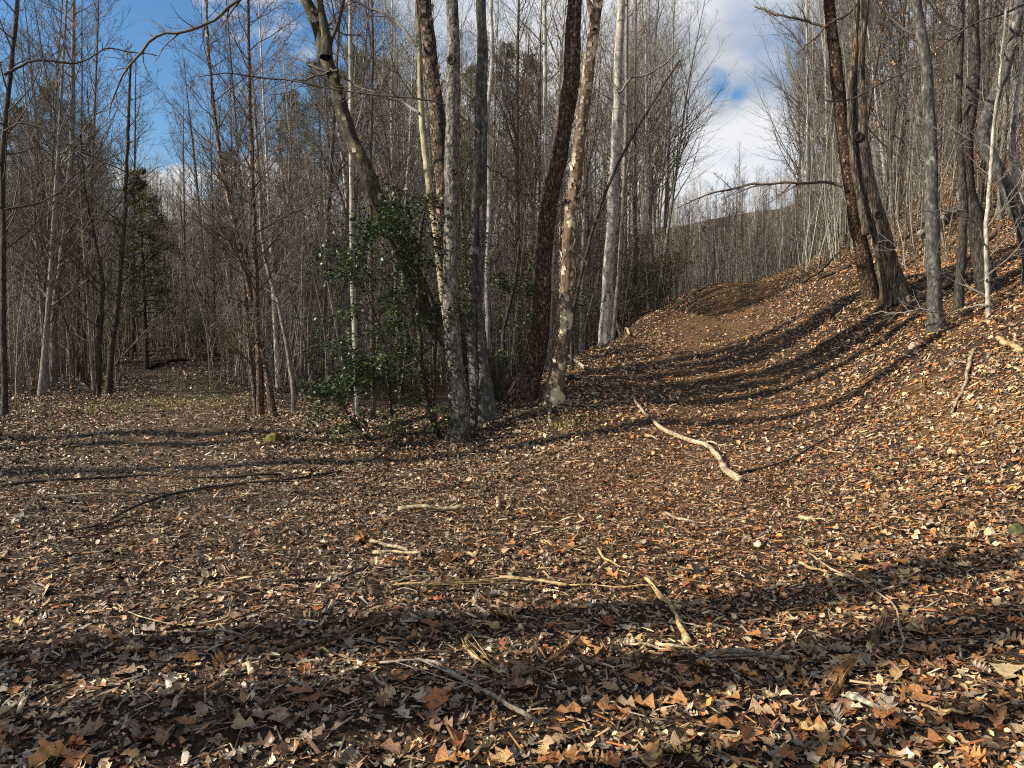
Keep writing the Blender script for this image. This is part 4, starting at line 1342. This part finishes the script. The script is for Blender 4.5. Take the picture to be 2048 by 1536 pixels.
UT = [(.16, .135, .108), (.12, .095, .072), (.22, .20, .17), (.09, .07, .055)]
WHIP = [brush(rp.uniform(3.2, 5.0), 7, rp, spread=.12, lod=1, wide=3.2, thick=.85) for _ in range(6)]
THIN = [brush(rp.uniform(1.5, 2.6), 9, rp, spread=.5, lod=1) for _ in range(4)]
UNDER = [painted([b[0]], [FT[0], FT[1], FT[3], FT[3], FT[0], UT[3]][k], 'undergrowth_whips') for k, b in enumerate(WHIP)]
UNDER += [painted([b[0]], UT[k % 4], 'undergrowth_stems') for k, b in enumerate(THIN)]
UNDER += [painted(p[:2], UT[(k + 2) % 4], 'undergrowth_sapling') for k, p in enumerate(SAPS)]
rows = []
NU = len(UNDER)
tries = 0
while len(rows) < 3300 and tries < 40000:
    tries += 1
    near_ = rw.random() < .52
    d = rw.uniform(14.5, 42) if near_ else rw.uniform(40, 118)
    u = rw.uniform(-280, 2350); x = (u - 1024) / FPX * d; z = float(tz(x, d))
    uu, vv = pix((x, d, z))
    if vv > np.interp(uu, EDGE_U, EDGE_V) - 3: continue
    if 1380 < uu < 1600 and d < 34: continue
    if uu > 1620 and d < 45 and rw.random() < .45: continue
    if uu < 230 and d < 34 and rw.random() < .5: continue
    k = rw.integers(0, NU) if rw.random() < .7 else rw.integers(0, 6)
    s = rw.uniform(.7, 1.25) if near_ else rw.uniform(.7, 1.25)
    rows.append((x, d, z, rw.random() * 6.28, s, k))
for _ in range(420):                      # thick young growth where the track dips out of sight, and along its left edge
    u = rw.uniform(1190, 1640); d = rw.uniform(33.5, 52) if u > 1380 or rw.random() < .6 else rw.uniform(17, 33)
    x = (u - 1024) / FPX * d; z = float(tz(x, d)); uu, vv = pix((x, d, z))
    if d < 33 and vv > np.interp(uu, EDGE_U, EDGE_V) - 4: continue
    rows.append((x, d, z, rw.random() * 6.28, rw.uniform(.7, 1.1), rw.integers(0, NU)))
stuff_of('undergrowth', UNDER, rows)

# ------------------------------------------------------------------ labels of the woods: look, then the nearest landmark
LAND = [('the far left edge tree', 10), ('the tall bent grey trunk', 128), ('the two dark poles', 225), ('the cedar', 290), ('the river birch', 515), ('the speckled trunk', 703), ('the holly', 800),
        ('the lichen trunk', 905), ('the spotted stem', 978), ('the curving brown trunk', 1085), ('the ringed birch', 1220), ('the track end', 1480), ('the reddish trunk', 1705), ('the banded trunk', 1866),
        ('the double curving trunk', 1940), ('the bowed trunk', 2010)]
NOUN = {'pole': 'bare tree', 'feather': 'feathery tree', 'sap': 'bare sapling', 'oak': 'oak holding dead leaves', 'brush': 'bare shrub', 'green': 'green shrub'}
CATN = {'pole': 'tree', 'feather': 'tree', 'sap': 'sapling', 'oak': 'tree', 'brush': 'shrub', 'green': 'shrub'}
ORD = ['', 'second', 'third', 'fourth', 'fifth', 'sixth', 'seventh', 'eighth', 'ninth', 'tenth', 'eleventh', 'twelfth', 'thirteenth', 'fourteenth', 'fifteenth', 'sixteenth', 'seventeenth', 'eighteenth', 'nineteenth', 'twentieth'] + ['farther'] * 60
buckets = {}
for o, kind, tone, u, d, s in FILL:
    nm, lu = min(LAND, key=lambda q: abs(q[1] - u))
    rel = 'left of' if u < lu else 'right of'
    size = {'pole': 'stout' if s > .85 else 'slender', 'feather': 'fine', 'sap': 'thin', 'oak': 'short' if s < 1 else 'tall', 'brush': 'low' if s < 1 else 'tall', 'green': 'low' if s < 1 else 'tall'}[kind]
    far = 'close' if d < 20 else 'farther' if d < 30 else 'far back'
    key = f"{tone} {size} {NOUN[kind]} {far}, {rel} {nm}"
    buckets.setdefault(key, []).append((abs(u - lu), o, kind))
for key, ms in buckets.items():
    ms.sort(key=lambda q: q[0])
    for i, (_, o, kind) in enumerate(ms):
        lab = key if len(ms) == 1 else key + (', nearest it' if i == 0 else f', {ORD[i]} nearest it')
        tag(o, lab, CATN[kind], {'pole': 'bare trees of the woods', 'feather': 'feathery trees of the woods', 'sap': 'saplings of the woods', 'oak': 'oaks holding dead leaves', 'brush': 'bare shrubs of the woods', 'green': 'green shrubs by the clearing'}[kind])

# ------------------------------------------------------------------ stones
def stone(name, label, u, v, w, h, colr, seed, moss=None):
    r = np.random.default_rng(seed)
    p = hit(u, v); s = w / 2 / FPX * p[1]; sh = h / FPX * p[1]
    nu, nv = 26, 14
    a, b = np.meshgrid(np.linspace(0, 2 * math.pi, nu, endpoint=False), np.linspace(0, math.pi, nv))
    D = np.stack([np.cos(a) * np.sin(b), np.sin(a) * np.sin(b), np.cos(b)], -1)
    ph = r.random((7, 3)) * 2 - 1; ph[0] = (.2, -.5, 1); ph[1] = (-.8, -.6, .5); ph = norm(ph); off = r.uniform(.5, .85, 7)
    k = np.ones((nv, nu))
    for q, o_ in zip(ph, off):          # cut by random planes: facets
        dt = D @ q; k = np.minimum(k, np.where(dt > .1, o_ / np.maximum(dt, .1), 9))
    k = k * (1 + .05 * np.sin(7 * D[..., 0] + 3 * D[..., 2] + seed) * np.sin(6 * D[..., 1] + 2))
    V = (D * k[..., None]) * np.array([s, s * .85, sh])
    c = np.broadcast_to(np.array(colr), (nv * nu, 3)).copy()
    if moss is not None:
        m = smooth(D[..., 2].ravel() + .6 * np.sin(9 * D[..., 0] + 5 * D[..., 1]).ravel() + .5 * np.sin(17 * D[..., 1] - 8 * D[..., 0]).ravel(), .1, .5)[:, None]
        c = c * (1 - m) + np.array(moss) * m
    i = np.arange(nv * nu).reshape(nv, nu); i2 = np.roll(i, -1, 1)
    F = np.stack([i[:-1], i[1:], i2[1:], i2[:-1]], -1).reshape(-1, 4)
    mb = MB(); mb.add(V.reshape(-1, 3), F, c)
    o = mb.build(name, M_STONE, loc=(p[0], p[1] + s * .4, float(tz(p[0], p[1] + s * .4)) - sh * .05))
    return tag(o, label, 'stone')


stone('mossy_stone', 'rounded stone under yellow green moss at the edge of the clearing', 542, 888, 46, 26, (.05, .042, .032), 3, (.13, .105, .022))
stone('stone', 'tan stone on the right bank above a smaller pale stone', 1952, 1062, 28, 22, (.42, .29, .15), 4)
stone('stone', 'small pale stone lying just right of the tan one', 1985, 1070, 26, 16, (.48, .38, .24), 5)
stone('mossy_stone', 'mossy green stone cut off by the right edge of the view', 2040, 1072, 50, 26, (.07, .06, .04), 6, (.075, .08, .028))
stone('stone', 'pale rounded stone in the leaves above the tan stone', 1908, 908, 22, 13, (.55, .42, .26), 8)
stone('stone', 'flat pale stone below the banded trunk on the bank', 1828, 694, 18, 11, (.45, .37, .29), 9)


# ------------------------------------------------------------------ fallen wood
WOODC = {'pale': (.44, .35, .21), 'straw': (.38, .27, .13), 'grey': (.24, .20, .155), 'dark': (.035, .026, .019), 'brown': (.13, .078, .042), 'rust': (.22, .11, .045), 'white': (.33, .26, .17), 'lichen': (.30, .28, .21)}
rs = np.random.default_rng(888)


def stick(label, pts, w0, w1, tone, name='fallen_branch', cat='branch', group=None, split=0.0, lift=.0, twigs=0, air=None):
    """a piece of wood lying on the ground along photo pixels; w0, w1 its width in photo pixels at the two ends"""
    Q = np.array([hit(u, v) for u, v in pts])
    d = Q[:, 1].mean()
    wd = .92 * np.interp(np.linspace(0, 1, len(Q)), [0, 1], [w0, w1]) / 2 / FPX * Q[:, 1]
    n = max(8, min(30, int(np.linalg.norm(np.diff(Q, axis=0), axis=1).sum() / .05)))
    if len(Q) == 2:
        mid = (Q[0] + Q[1]) / 2 + np.array([rs.normal(0, .012), rs.normal(0, .012), 0]); Q = np.array([Q[0], mid, Q[1]]); wd = np.array([wd[0], wd.mean(), wd[1]])
    P, R = resample(Q, wd, n)
    z = tz(P[:, 0], P[:, 1])
    zs = np.convolve(np.pad(z, 3, mode='edge'), np.ones(7) / 7, 'valid')
    if air is None:
        P[:, 2] = np.maximum(zs, z - .012) + R * .6 + .024 + lift + .008 * np.sin(np.linspace(0, 9, n) + pts[0][0])
    else:
        P[:, 2] = np.interp(np.linspace(0, 1, n), np.linspace(0, 1, len(air)), air) + np.maximum(zs, z) + R
    base = np.array([P[0, 0], P[0, 1], P[0, 2] - R[0]])
    P = noisy(P, R.mean() * .6, rs)
    P = np.concatenate([P[:1] - (P[1] - P[0]) * .05, P, P[-1:] + (P[-1] - P[-2]) * .05]); R = np.concatenate([[R[0] * .05], R, [R[-1] * .05]])
    mb = MB(); c = np.array(WOODC[tone])
    k0 = mb.n
    tubes(mb, P - base, R, 8, rough=.15 + split * .4, r=rs, col=c)
    mb.c[0] = (mb.c[0] * np.repeat(np.clip(rs.normal(.9, .28, (len(P), 1)), .3, 1.3), 8, 0) * rs.uniform(.75, 1.15, (len(P) * 8, 1))).astype(np.float32)
    if split:                       # split wood: flattened, with long slivers standing off
        v = mb.v[0]; P2 = np.repeat(P - base, 8, 0); v[:, 2] = P2[:, 2] + (v[:, 2] - P2[:, 2]) * (1 - .55 * split)
        m = 3 + int(7 * split); S = []
        for _ in range(m):
            i0 = rs.integers(1, len(P) // 2 + 1); i1 = rs.integers(i0 + 2, len(P)) if i0 + 2 < len(P) else len(P) - 1
            tt = np.linspace(0, 1, 5)[:, None]; a, b = (P - base)[i0], (P - base)[i1]
            off = rs.normal(0, 1, 3) * R[i0] * (.5 + .8 * split); off[2] = abs(off[2])
            S.append(a * (1 - tt) + b * tt + off * (1 - .5 * tt))
        S = np.array(S); tubes(mb, S, np.repeat(R.max() * .22 * np.array([[.3, 1, 1, .8, .1]]), m, 0), 4, r=rs, col=c * rs.uniform(.6, 1.2))
    if twigs:
        P2, R2 = sprout((P - base)[None], R[None], twigs, .2, .95, lambda t, L: L * .18, (25, 50), 0, .1, 5, .6, rs, rmin=.0015)
        tubes(mb, P2, R2, 4, r=rs, col=c)
    o = mb.build(name, M_STICK, loc=base)
    return tag(o, label, cat, group)


G1 = 'branches lying on the leaves'
stick('long pale dead branch, thickest at its lower end, lying across the climbing track', [(1265, 797), (1290, 830), (1312, 856), (1326, 866), (1370, 886), (1406, 897), (1427, 918), (1452, 946), (1478, 967)], 6, 15, 'white', group=G1, twigs=2)
stick('long thin dark branch running up right from the end of the pale one', [(1475, 952), (1530, 940), (1600, 914), (1650, 882), (1702, 850)], 5, 3, 'dark', group=G1, twigs=3)
stick('straight pale stick beside the thin dark branch on the track', [(1635, 901), (1702, 916)], 4, 3, 'straw', group=G1)
stick('thick pale peeled stick, level, in the middle of the leaves', [(796, 1024), (880, 1025), (926, 1024)], 9, 11, 'white', group=G1)
stick('pale peeled stick sloping down right, upper of a close pair', [(742, 1090), (816, 1107)], 8, 6, 'white', group=G1)
stick('pale stick lying level, lower of a close pair', [(746, 1112), (842, 1113)], 7, 6, 'pale', group=G1)
stick('very long dark branch sweeping from the holly down to the left', [(62, 1080), (180, 1062), (262, 1030), (345, 994), (455, 975), (600, 962), (715, 935), (800, 884)], 6, 4, 'dark', group=G1, twigs=4)
stick('long dark branch lying level across the left edge of the clearing', [(0, 976), (140, 966), (290, 956), (420, 962), (560, 955)], 6, 4, 'dark', group=G1, twigs=4)
stick('thin dark branch just under the long level one', [(190, 984), (330, 990), (520, 972), (640, 968)], 4, 3, 'dark', group=G1)
stick('dark curved stick below the sweeping branch', [(160, 1084), (230, 1066), (310, 1048)], 4, 3, 'dark', group=G1)
stick('thin dark stick touching the foot of the sweeping branch', [(215, 1058), (262, 1040)], 6, 3, 'dark', group=G1)
stick('pale straight stick at the left under the level branches', [(96, 1000), (150, 996), (218, 994)], 5, 4, 'pale', group=G1)
stick('dark bowed branch left of the pale split plank', [(560, 1174), (640, 1166), (700, 1156), (742, 1143)], 7, 4, 'dark', group=G1)
stick('wide weathered plank of split wood with pointed ends, lying level', [(786, 1180), (880, 1179), (1000, 1170), (1060, 1172), (1134, 1180)], 7, 11, 'straw', 'split_wood', 'wood', G1, split=.8)
stick('long straw coloured sliver running on right from the split plank', [(1130, 1179), (1210, 1183), (1305, 1183)], 4, 3, 'straw', 'split_wood', 'wood', G1)
stick('short pale sliver above the left end of the split plank', [(782, 1174), (820, 1166), (862, 1160)], 6, 3, 'pale', 'split_wood', 'wood', G1)
stick('bright yellow splintered stick pointing down right in the open leaves', [(1290, 1168), (1328, 1206), (1354, 1252), (1378, 1296)], 9, 14, 'straw', 'split_wood', 'wood', G1, split=.4)
stick('long brown branch rising right through the nearest leaves', [(982, 1388), (1084, 1343), (1130, 1310), (1164, 1276), (1184, 1245), (1196, 1222)], 8, 5, 'brown', group=G1)
stick('heavy weathered grey branch with cracked bark, half in the shade', [(760, 1338), (857, 1343), (925, 1366), (972, 1399), (1021, 1434), (1062, 1460)], 7, 15, 'grey', group=G1, split=.35)
stick('flat brown stick above the heavy weathered branch', [(736, 1328), (820, 1322), (910, 1316)], 5, 7, 'brown', group=G1, split=.2)
stick('dark bark strip above the flat brown stick', [(801, 1298), (840, 1277), (890, 1262), (930, 1248)], 6, 8, 'brown', group=G1, split=.3)
stick('brown strip leaning left of the dark bark strip', [(698, 1284), (735, 1262), (774, 1237)], 7, 9, 'brown', group=G1, split=.3)
stick('dark thick bowed branch in the shade at the left centre', [(556, 1315), (628, 1305), (700, 1279)], 11, 8, 'brown', group=G1)
stick('long thin dark twig curving through the shaded left corner', [(70, 1425), (174, 1366), (279, 1342), (386, 1338)], 5, 3, 'dark', 'twig', 'twig', G1)
stick('slim pale curved twig with an upturned end in the left leaves', [(237, 1216), (279, 1244), (349, 1258), (419, 1256), (457, 1244), (461, 1227)], 3, 4, 'white', 'twig', 'twig', G1)
stick('pale twig crossing just under the curved one', [(349, 1273), (436, 1276), (530, 1287)], 4, 4, 'grey', 'twig', 'twig', G1)
stick('short dark twig under the pale crossing twig', [(305, 1294), (345, 1284), (384, 1278)], 5, 3, 'dark', 'twig', 'twig', G1)
stick('dark branch low in the shaded leaves at the left', [(328, 1474), (419, 1457), (468, 1443)], 6, 8, 'dark', group=G1)
stick('hooked dark twig at the bottom of the shaded corner', [(244, 1526), (250, 1490), (272, 1465), (298, 1450)], 6, 3, 'dark', 'twig', 'twig', G1)
stick('flat pale chip of wood standing askew at the left edge', [(37, 1442), (52, 1408), (66, 1378)], 11, 5, 'grey', 'split_wood', 'wood', G1, split=.4)
stick('flat grey chip in the shade of the broad shadow', [(344, 1434), (372, 1392)], 8, 12, 'grey', 'split_wood', 'wood', G1, split=.3)
stick('short square pale chip at the foot of the bowed dark branch', [(489, 1345), (505, 1366)], 11, 13, 'pale', 'wood_chip', 'wood', G1)
stick('small square straw chip below the curved pale twig', [(264, 1298), (268, 1313)], 10, 10, 'straw', 'wood_chip', 'wood', G1)
stick('long crooked pale twig on the right, bending down to a hooked tip', [(1618, 1115), (1655, 1143), (1714, 1167), (1749, 1195), (1790, 1230), (1798, 1265), (1808, 1287), (1796, 1318)], 4, 5, 'white', 'twig', 'twig', G1, twigs=3)
stick('straw coloured splinter crossing the top of the crooked twig', [(1597, 1136), (1658, 1158)], 7, 5, 'straw', 'split_wood', 'wood', G1)
stick('broad rust coloured slab of rotten bark among the brightest leaves', [(1655, 1414), (1680, 1372), (1702, 1332)], 15, 19, 'rust', 'bark_slab', 'bark', G1, split=1.0)
stick('stubby lichen covered stick beside the rotten bark slab', [(1694, 1406), (1740, 1424), (1792, 1437)], 14, 13, 'lichen', group=G1)
stick('smooth pale wood strip right of the lichen covered stick', [(1842, 1427), (1928, 1437)], 6, 9, 'straw', 'split_wood', 'wood', G1)
stick('wide grey weathered plank lying in the dark tree shadow', [(1393, 1329), (1450, 1319), (1505, 1318), (1572, 1335)], 9, 18, 'grey', 'split_wood', 'wood', G1, split=.7)
stick('upright looking brown stump piece in the tree shadow', [(1746, 1311), (1756, 1275), (1768, 1235)], 11, 12, 'brown', 'wood_chunk', 'wood', G1, split=.8)
stick('thick brown chunk resting on the lower right bank', [(1888, 1122), (1924, 1099)], 12, 11, 'brown', 'wood_chunk', 'wood', G1, split=.7)
stick('long dark straight branch at the very bottom edge', [(1586, 1513), (1732, 1523), (1856, 1535)], 6, 8, 'dark', group=G1)
stick('thin brown twig rising right above the yellow crossing sticks', [(1178, 1328), (1223, 1300), (1255, 1266)], 6, 3, 'brown', 'twig', 'twig', G1)
stick('pale flat stick ending under the yellow splintered one', [(1255, 1297), (1300, 1304), (1346, 1310)], 6, 4, 'white', 'split_wood', 'wood', G1)
stick('straw stick crossing over the pale flat one', [(1258, 1322), (1288, 1305), (1316, 1289)], 6, 6, 'straw', 'split_wood', 'wood', G1)
stick('grey stick running right from the crossing sticks', [(1311, 1298), (1350, 1304), (1402, 1304)], 8, 6, 'pale', 'split_wood', 'wood', G1)
stick('thin straw twig sloping down in the right leaves', [(1180, 1391), (1240, 1430), (1290, 1455)], 4, 3, 'grey', 'twig', 'twig', G1)
stick('pale forked strip of shredded bark left of the brown branch', [(940, 1280), (930, 1305), (945, 1325), (985, 1352), (1003, 1362)], 12, 7, 'straw', 'split_wood', 'wood', G1, split=.5)
stick('brown tapering stick under the left end of the weathered branch', [(742, 1362), (762, 1378), (782, 1394)], 5, 9, 'grey', 'split_wood', 'wood', G1)
stick('short brown stick in the leaves under the peeled pair', [(828, 1152), (866, 1127)], 8, 6, 'brown', group=G1)
stick('dark stick leaning at the bottom centre of the view', [(940, 1536), (965, 1515), (985, 1500)], 10, 6, 'brown', group=G1)
stick('pale splinter with a pointed end, right of the middle stick pile', [(1328, 1035), (1365, 1045), (1412, 1055)], 8, 2, 'white', 'split_wood', 'wood', G1)
stick('brown bent stick above the pale pointed splinter', [(1305, 1030), (1328, 1022), (1345, 1013)], 5, 4, 'brown', group=G1)
stick('short straw splinter lying down the slope by the dark patch', [(1195, 1108), (1222, 1134), (1240, 1142)], 6, 4, 'straw', 'split_wood', 'wood', G1)
stick('pale strip near the top of the open leaves', [(993, 1006), (998, 1022)], 9, 10, 'white', 'wood_chip', 'wood', G1)
stick('slender pale splinter beside the long dead branch', [(1412, 886), (1452, 896)], 4, 3, 'pale', 'split_wood', 'wood', G1)
stick('short tan stick right of the pale pointed splinter', [(1598, 1045), (1632, 1050)], 8, 8, 'pale', group=G1)
stick('pale straight strip on the lower right track', [(1778, 1044), (1822, 1043)], 4, 4, 'straw', 'split_wood', 'wood', G1)
stick('dark crooked twig on the right slope pointing up', [(1788, 975), (1808, 956), (1812, 938)], 5, 3, 'dark', 'twig', 'twig', G1)
stick('crooked white stick on the right bank, bent in the middle', [(1946, 708), (1936, 745), (1928, 775), (1915, 805), (1902, 838)], 9, 5, 'white', group=G1, twigs=2)
stick('stout yellowish branch end below the pale sapling', [(1994, 681), (2016, 697), (2042, 709)], 10, 14, 'straw', group=G1)
stick('white broken stick leaning at the foot of the ridged trunk', [(1790, 582), (1806, 598), (1820, 612)], 5, 8, 'white', group=G1, air=[.22, .1, .0])
stick('pale fallen branch with stubs behind the brown curving trunk', [(966, 684), (1000, 686), (1056, 696)], 6, 8, 'white', group=G1, air=[.75, .7, .65], twigs=3)
stick('pale fallen branch dropping from the ringed birch to the track', [(1206, 640), (1232, 662), (1258, 682)], 6, 6, 'white', group=G1, air=[.4, .2, .02])
stick('dark fallen branch behind the peeling trunk', [(1085, 752), (1130, 760), (1182, 765)], 8, 8, 'dark', group=G1, air=[.1, .05, .0])
stick('grey fallen branch sloping down behind the peeling trunk', [(1100, 705), (1140, 726), (1182, 752)], 6, 8, 'grey', group=G1, air=[.35, .2, .05])
stick('white broken stub leaning left of the holly', [(601, 795), (618, 776), (636, 757)], 5, 9, 'white', group=G1, air=[.0, .2, .4])
stick('small white stick lying on the far track of the clearing', [(281, 815), (319, 813)], 4, 4, 'white', group=G1)
stick('dark log across the end of the clearing', [(295, 740), (330, 728), (372, 722)], 8, 6, 'dark', group=G1)
stick('fallen log sloping up the bank behind the banded trunk', [(1838, 486), (1880, 455), (1915, 427), (1972, 380)], 12, 14, 'grey', 'fallen_log', 'log', G1, air=[.1, .1, .1])
stick('lower fallen log on the bank between the dark trunks', [(1885, 588), (1910, 556), (1943, 513), (2004, 448)], 12, 11, 'brown', 'fallen_log', 'log', G1)
stick('broken pole leaning on the reddish trunk', [(1650, 450), (1670, 432), (1690, 415)], 8, 10, 'pale', 'fallen_log', 'log', G1, air=[.3, .4, .5])
stick('white fallen log high on the right slope', [(1772, 332), (1830, 318), (1900, 305), (1965, 297)], 9, 9, 'white', 'fallen_log', 'log', G1)
stick('dark brush branch along the top of the track edge', [(1605, 572), (1640, 555), (1680, 528)], 7, 4, 'dark', group=G1, twigs=6, air=[.05, .15, .3])
stick('dark branch at the foot of the reddish trunk', [(1640, 560), (1690, 540), (1722, 520)], 6, 4, 'dark', group=G1, twigs=5)
stick('arching dead stem at the end of the clearing', [(352, 702), (366, 702), (384, 705), (417, 712)], 4, 6, 'brown', group=G1, air=[.05, .32, .55, .7, .78, .8, .76, .66, .5, .27, .0])

# many smaller chips: labelled from what they lie nearest to
MARKS = [('the thick peeled stick', 862, 1024), ('the close stick pair', 790, 1103), ('the split plank', 1000, 1175), ('the yellow splintered stick', 1335, 1230), ('the heavy weathered branch', 930, 1370),
         ('the brown branch', 1110, 1325), ('the crooked pale twig', 1740, 1195), ('the rotten bark slab', 1685, 1375), ('the lichen stick', 1745, 1425), ('the shaded grey plank', 1485, 1325),
         ('the curved pale twig', 350, 1255), ('the shaded bowed branch', 630, 1300), ('the sweeping dark branch', 345, 1000), ('the long dead branch', 1400, 895), ('the tan stone', 1952, 1062), ('the mossy stone', 542, 888),
         ('the brown chunk', 1906, 1110), ('the left edge chip', 52, 1410)]
taken = {}
nch = 0
while nch < 95:
    u = rs.uniform(10, 2040); v = 860 + 660 * rs.random()**.8
    if v < 960 and u > 620 and u < 1000: continue
    s = (v - 640) / 900
    tone = ['pale', 'straw', 'grey', 'brown', 'white'][rs.integers(0, 5)]
    ln = rs.uniform(18, 46) * s; a = rs.normal(0, .5) if rs.random() < .6 else rs.uniform(0, 3.14)
    nm, mu, mv = min(MARKS, key=lambda q: (q[1] - u)**2 + 2 * (q[2] - v)**2)
    kind = 'twig' if rs.random() < .45 else 'wood_chip'
    rel = ('beyond' if v < mv else 'nearer than') + (' and left of' if u < mu else ' and right of')
    rel = rel.replace('nearer than and', 'below and').replace('beyond and', 'above and')
    look = {'pale': 'pale', 'straw': 'straw coloured', 'grey': 'grey', 'brown': 'brown', 'white': 'whitish'}[tone]
    key = f"{look} {'thin twig' if kind == 'twig' else 'wood chip'} {rel} {nm}"
    if key in taken: continue
    taken[key] = 1; nch += 1
    w = (rs.uniform(2, 3.5) if kind == 'twig' else rs.uniform(5, 9)) * s + 1
    stick(key, [(u - math.cos(a) * ln / 2, v - math.sin(a) * ln * .3), (u + math.cos(a) * ln / 2, v + math.sin(a) * ln * .3)], w, w * rs.uniform(.4, 1), tone, kind, 'twig' if kind == 'twig' else 'wood', 'small wood on the leaves', split=.0 if kind == 'twig' else .35)

# ------------------------------------------------------------------ a little green on the ground
def tuft(name, label, u, v, n, h, colr, r, spread=.04):
    p = hit(u, v)
    a = r.random(n) * 6.28; P = np.zeros((n, 6, 3)); P[:, 0, :2] = r.normal(0, spread, (n, 2))
    d = norm(np.stack([np.cos(a) * .5, np.sin(a) * .5, np.ones(n)], 1)); L = h * r.uniform(.5, 1.2, n)
    for q in range(1, 6):
        d = norm(d + np.array([0, 0, -.16]) + r.normal(0, .04, (n, 3))); P[:, q] = P[:, q - 1] + d * L[:, None] / 5
    mb = MB(); tubes(mb, P, np.repeat(np.linspace(1, .1, 6)[None] * h * .018, n, 0), 3, r=r, col=colr)
    return tag(mb.build(name, M_NEEDLE, loc=p), label, 'grass')


rg = np.random.default_rng(5)
tuft('grass_tuft', 'small green grass tuft in the shaded leaves at the bottom left', 113, 1522, 6, .15, (.22, .26, .07), rg, .012)
tuft('grass_tuft', 'tiny green tuft in the leaves below the sweeping branch', 627, 1118, 6, .06, (.09, .11, .04), rg, .02)
gb = MB()
for (u, v, su, sv, n) in [(400, 768, 45, 8, 900), (345, 806, 34, 6, 700), (215, 815, 36, 8, 500), (430, 800, 30, 7, 500), (300, 775, 60, 6, 300), (1135, 850, 26, 12, 380), (1690, 700, 40, 20, 60)]:
    for _ in range(n // 4):
        p = hit(rg.normal(u, su), rg.normal(v, sv))
        blades(gb, np.repeat(p[None], 4, 0) + rg.normal(0, .03, (4, 3)) * [1, 1, .1], .065, .007, [(.26, .24, .06), (.20, .19, .05), (.30, .24, .10)], rg, up=.6)
tag(gb.build('grass', M_NEEDLE), kind='stuff')
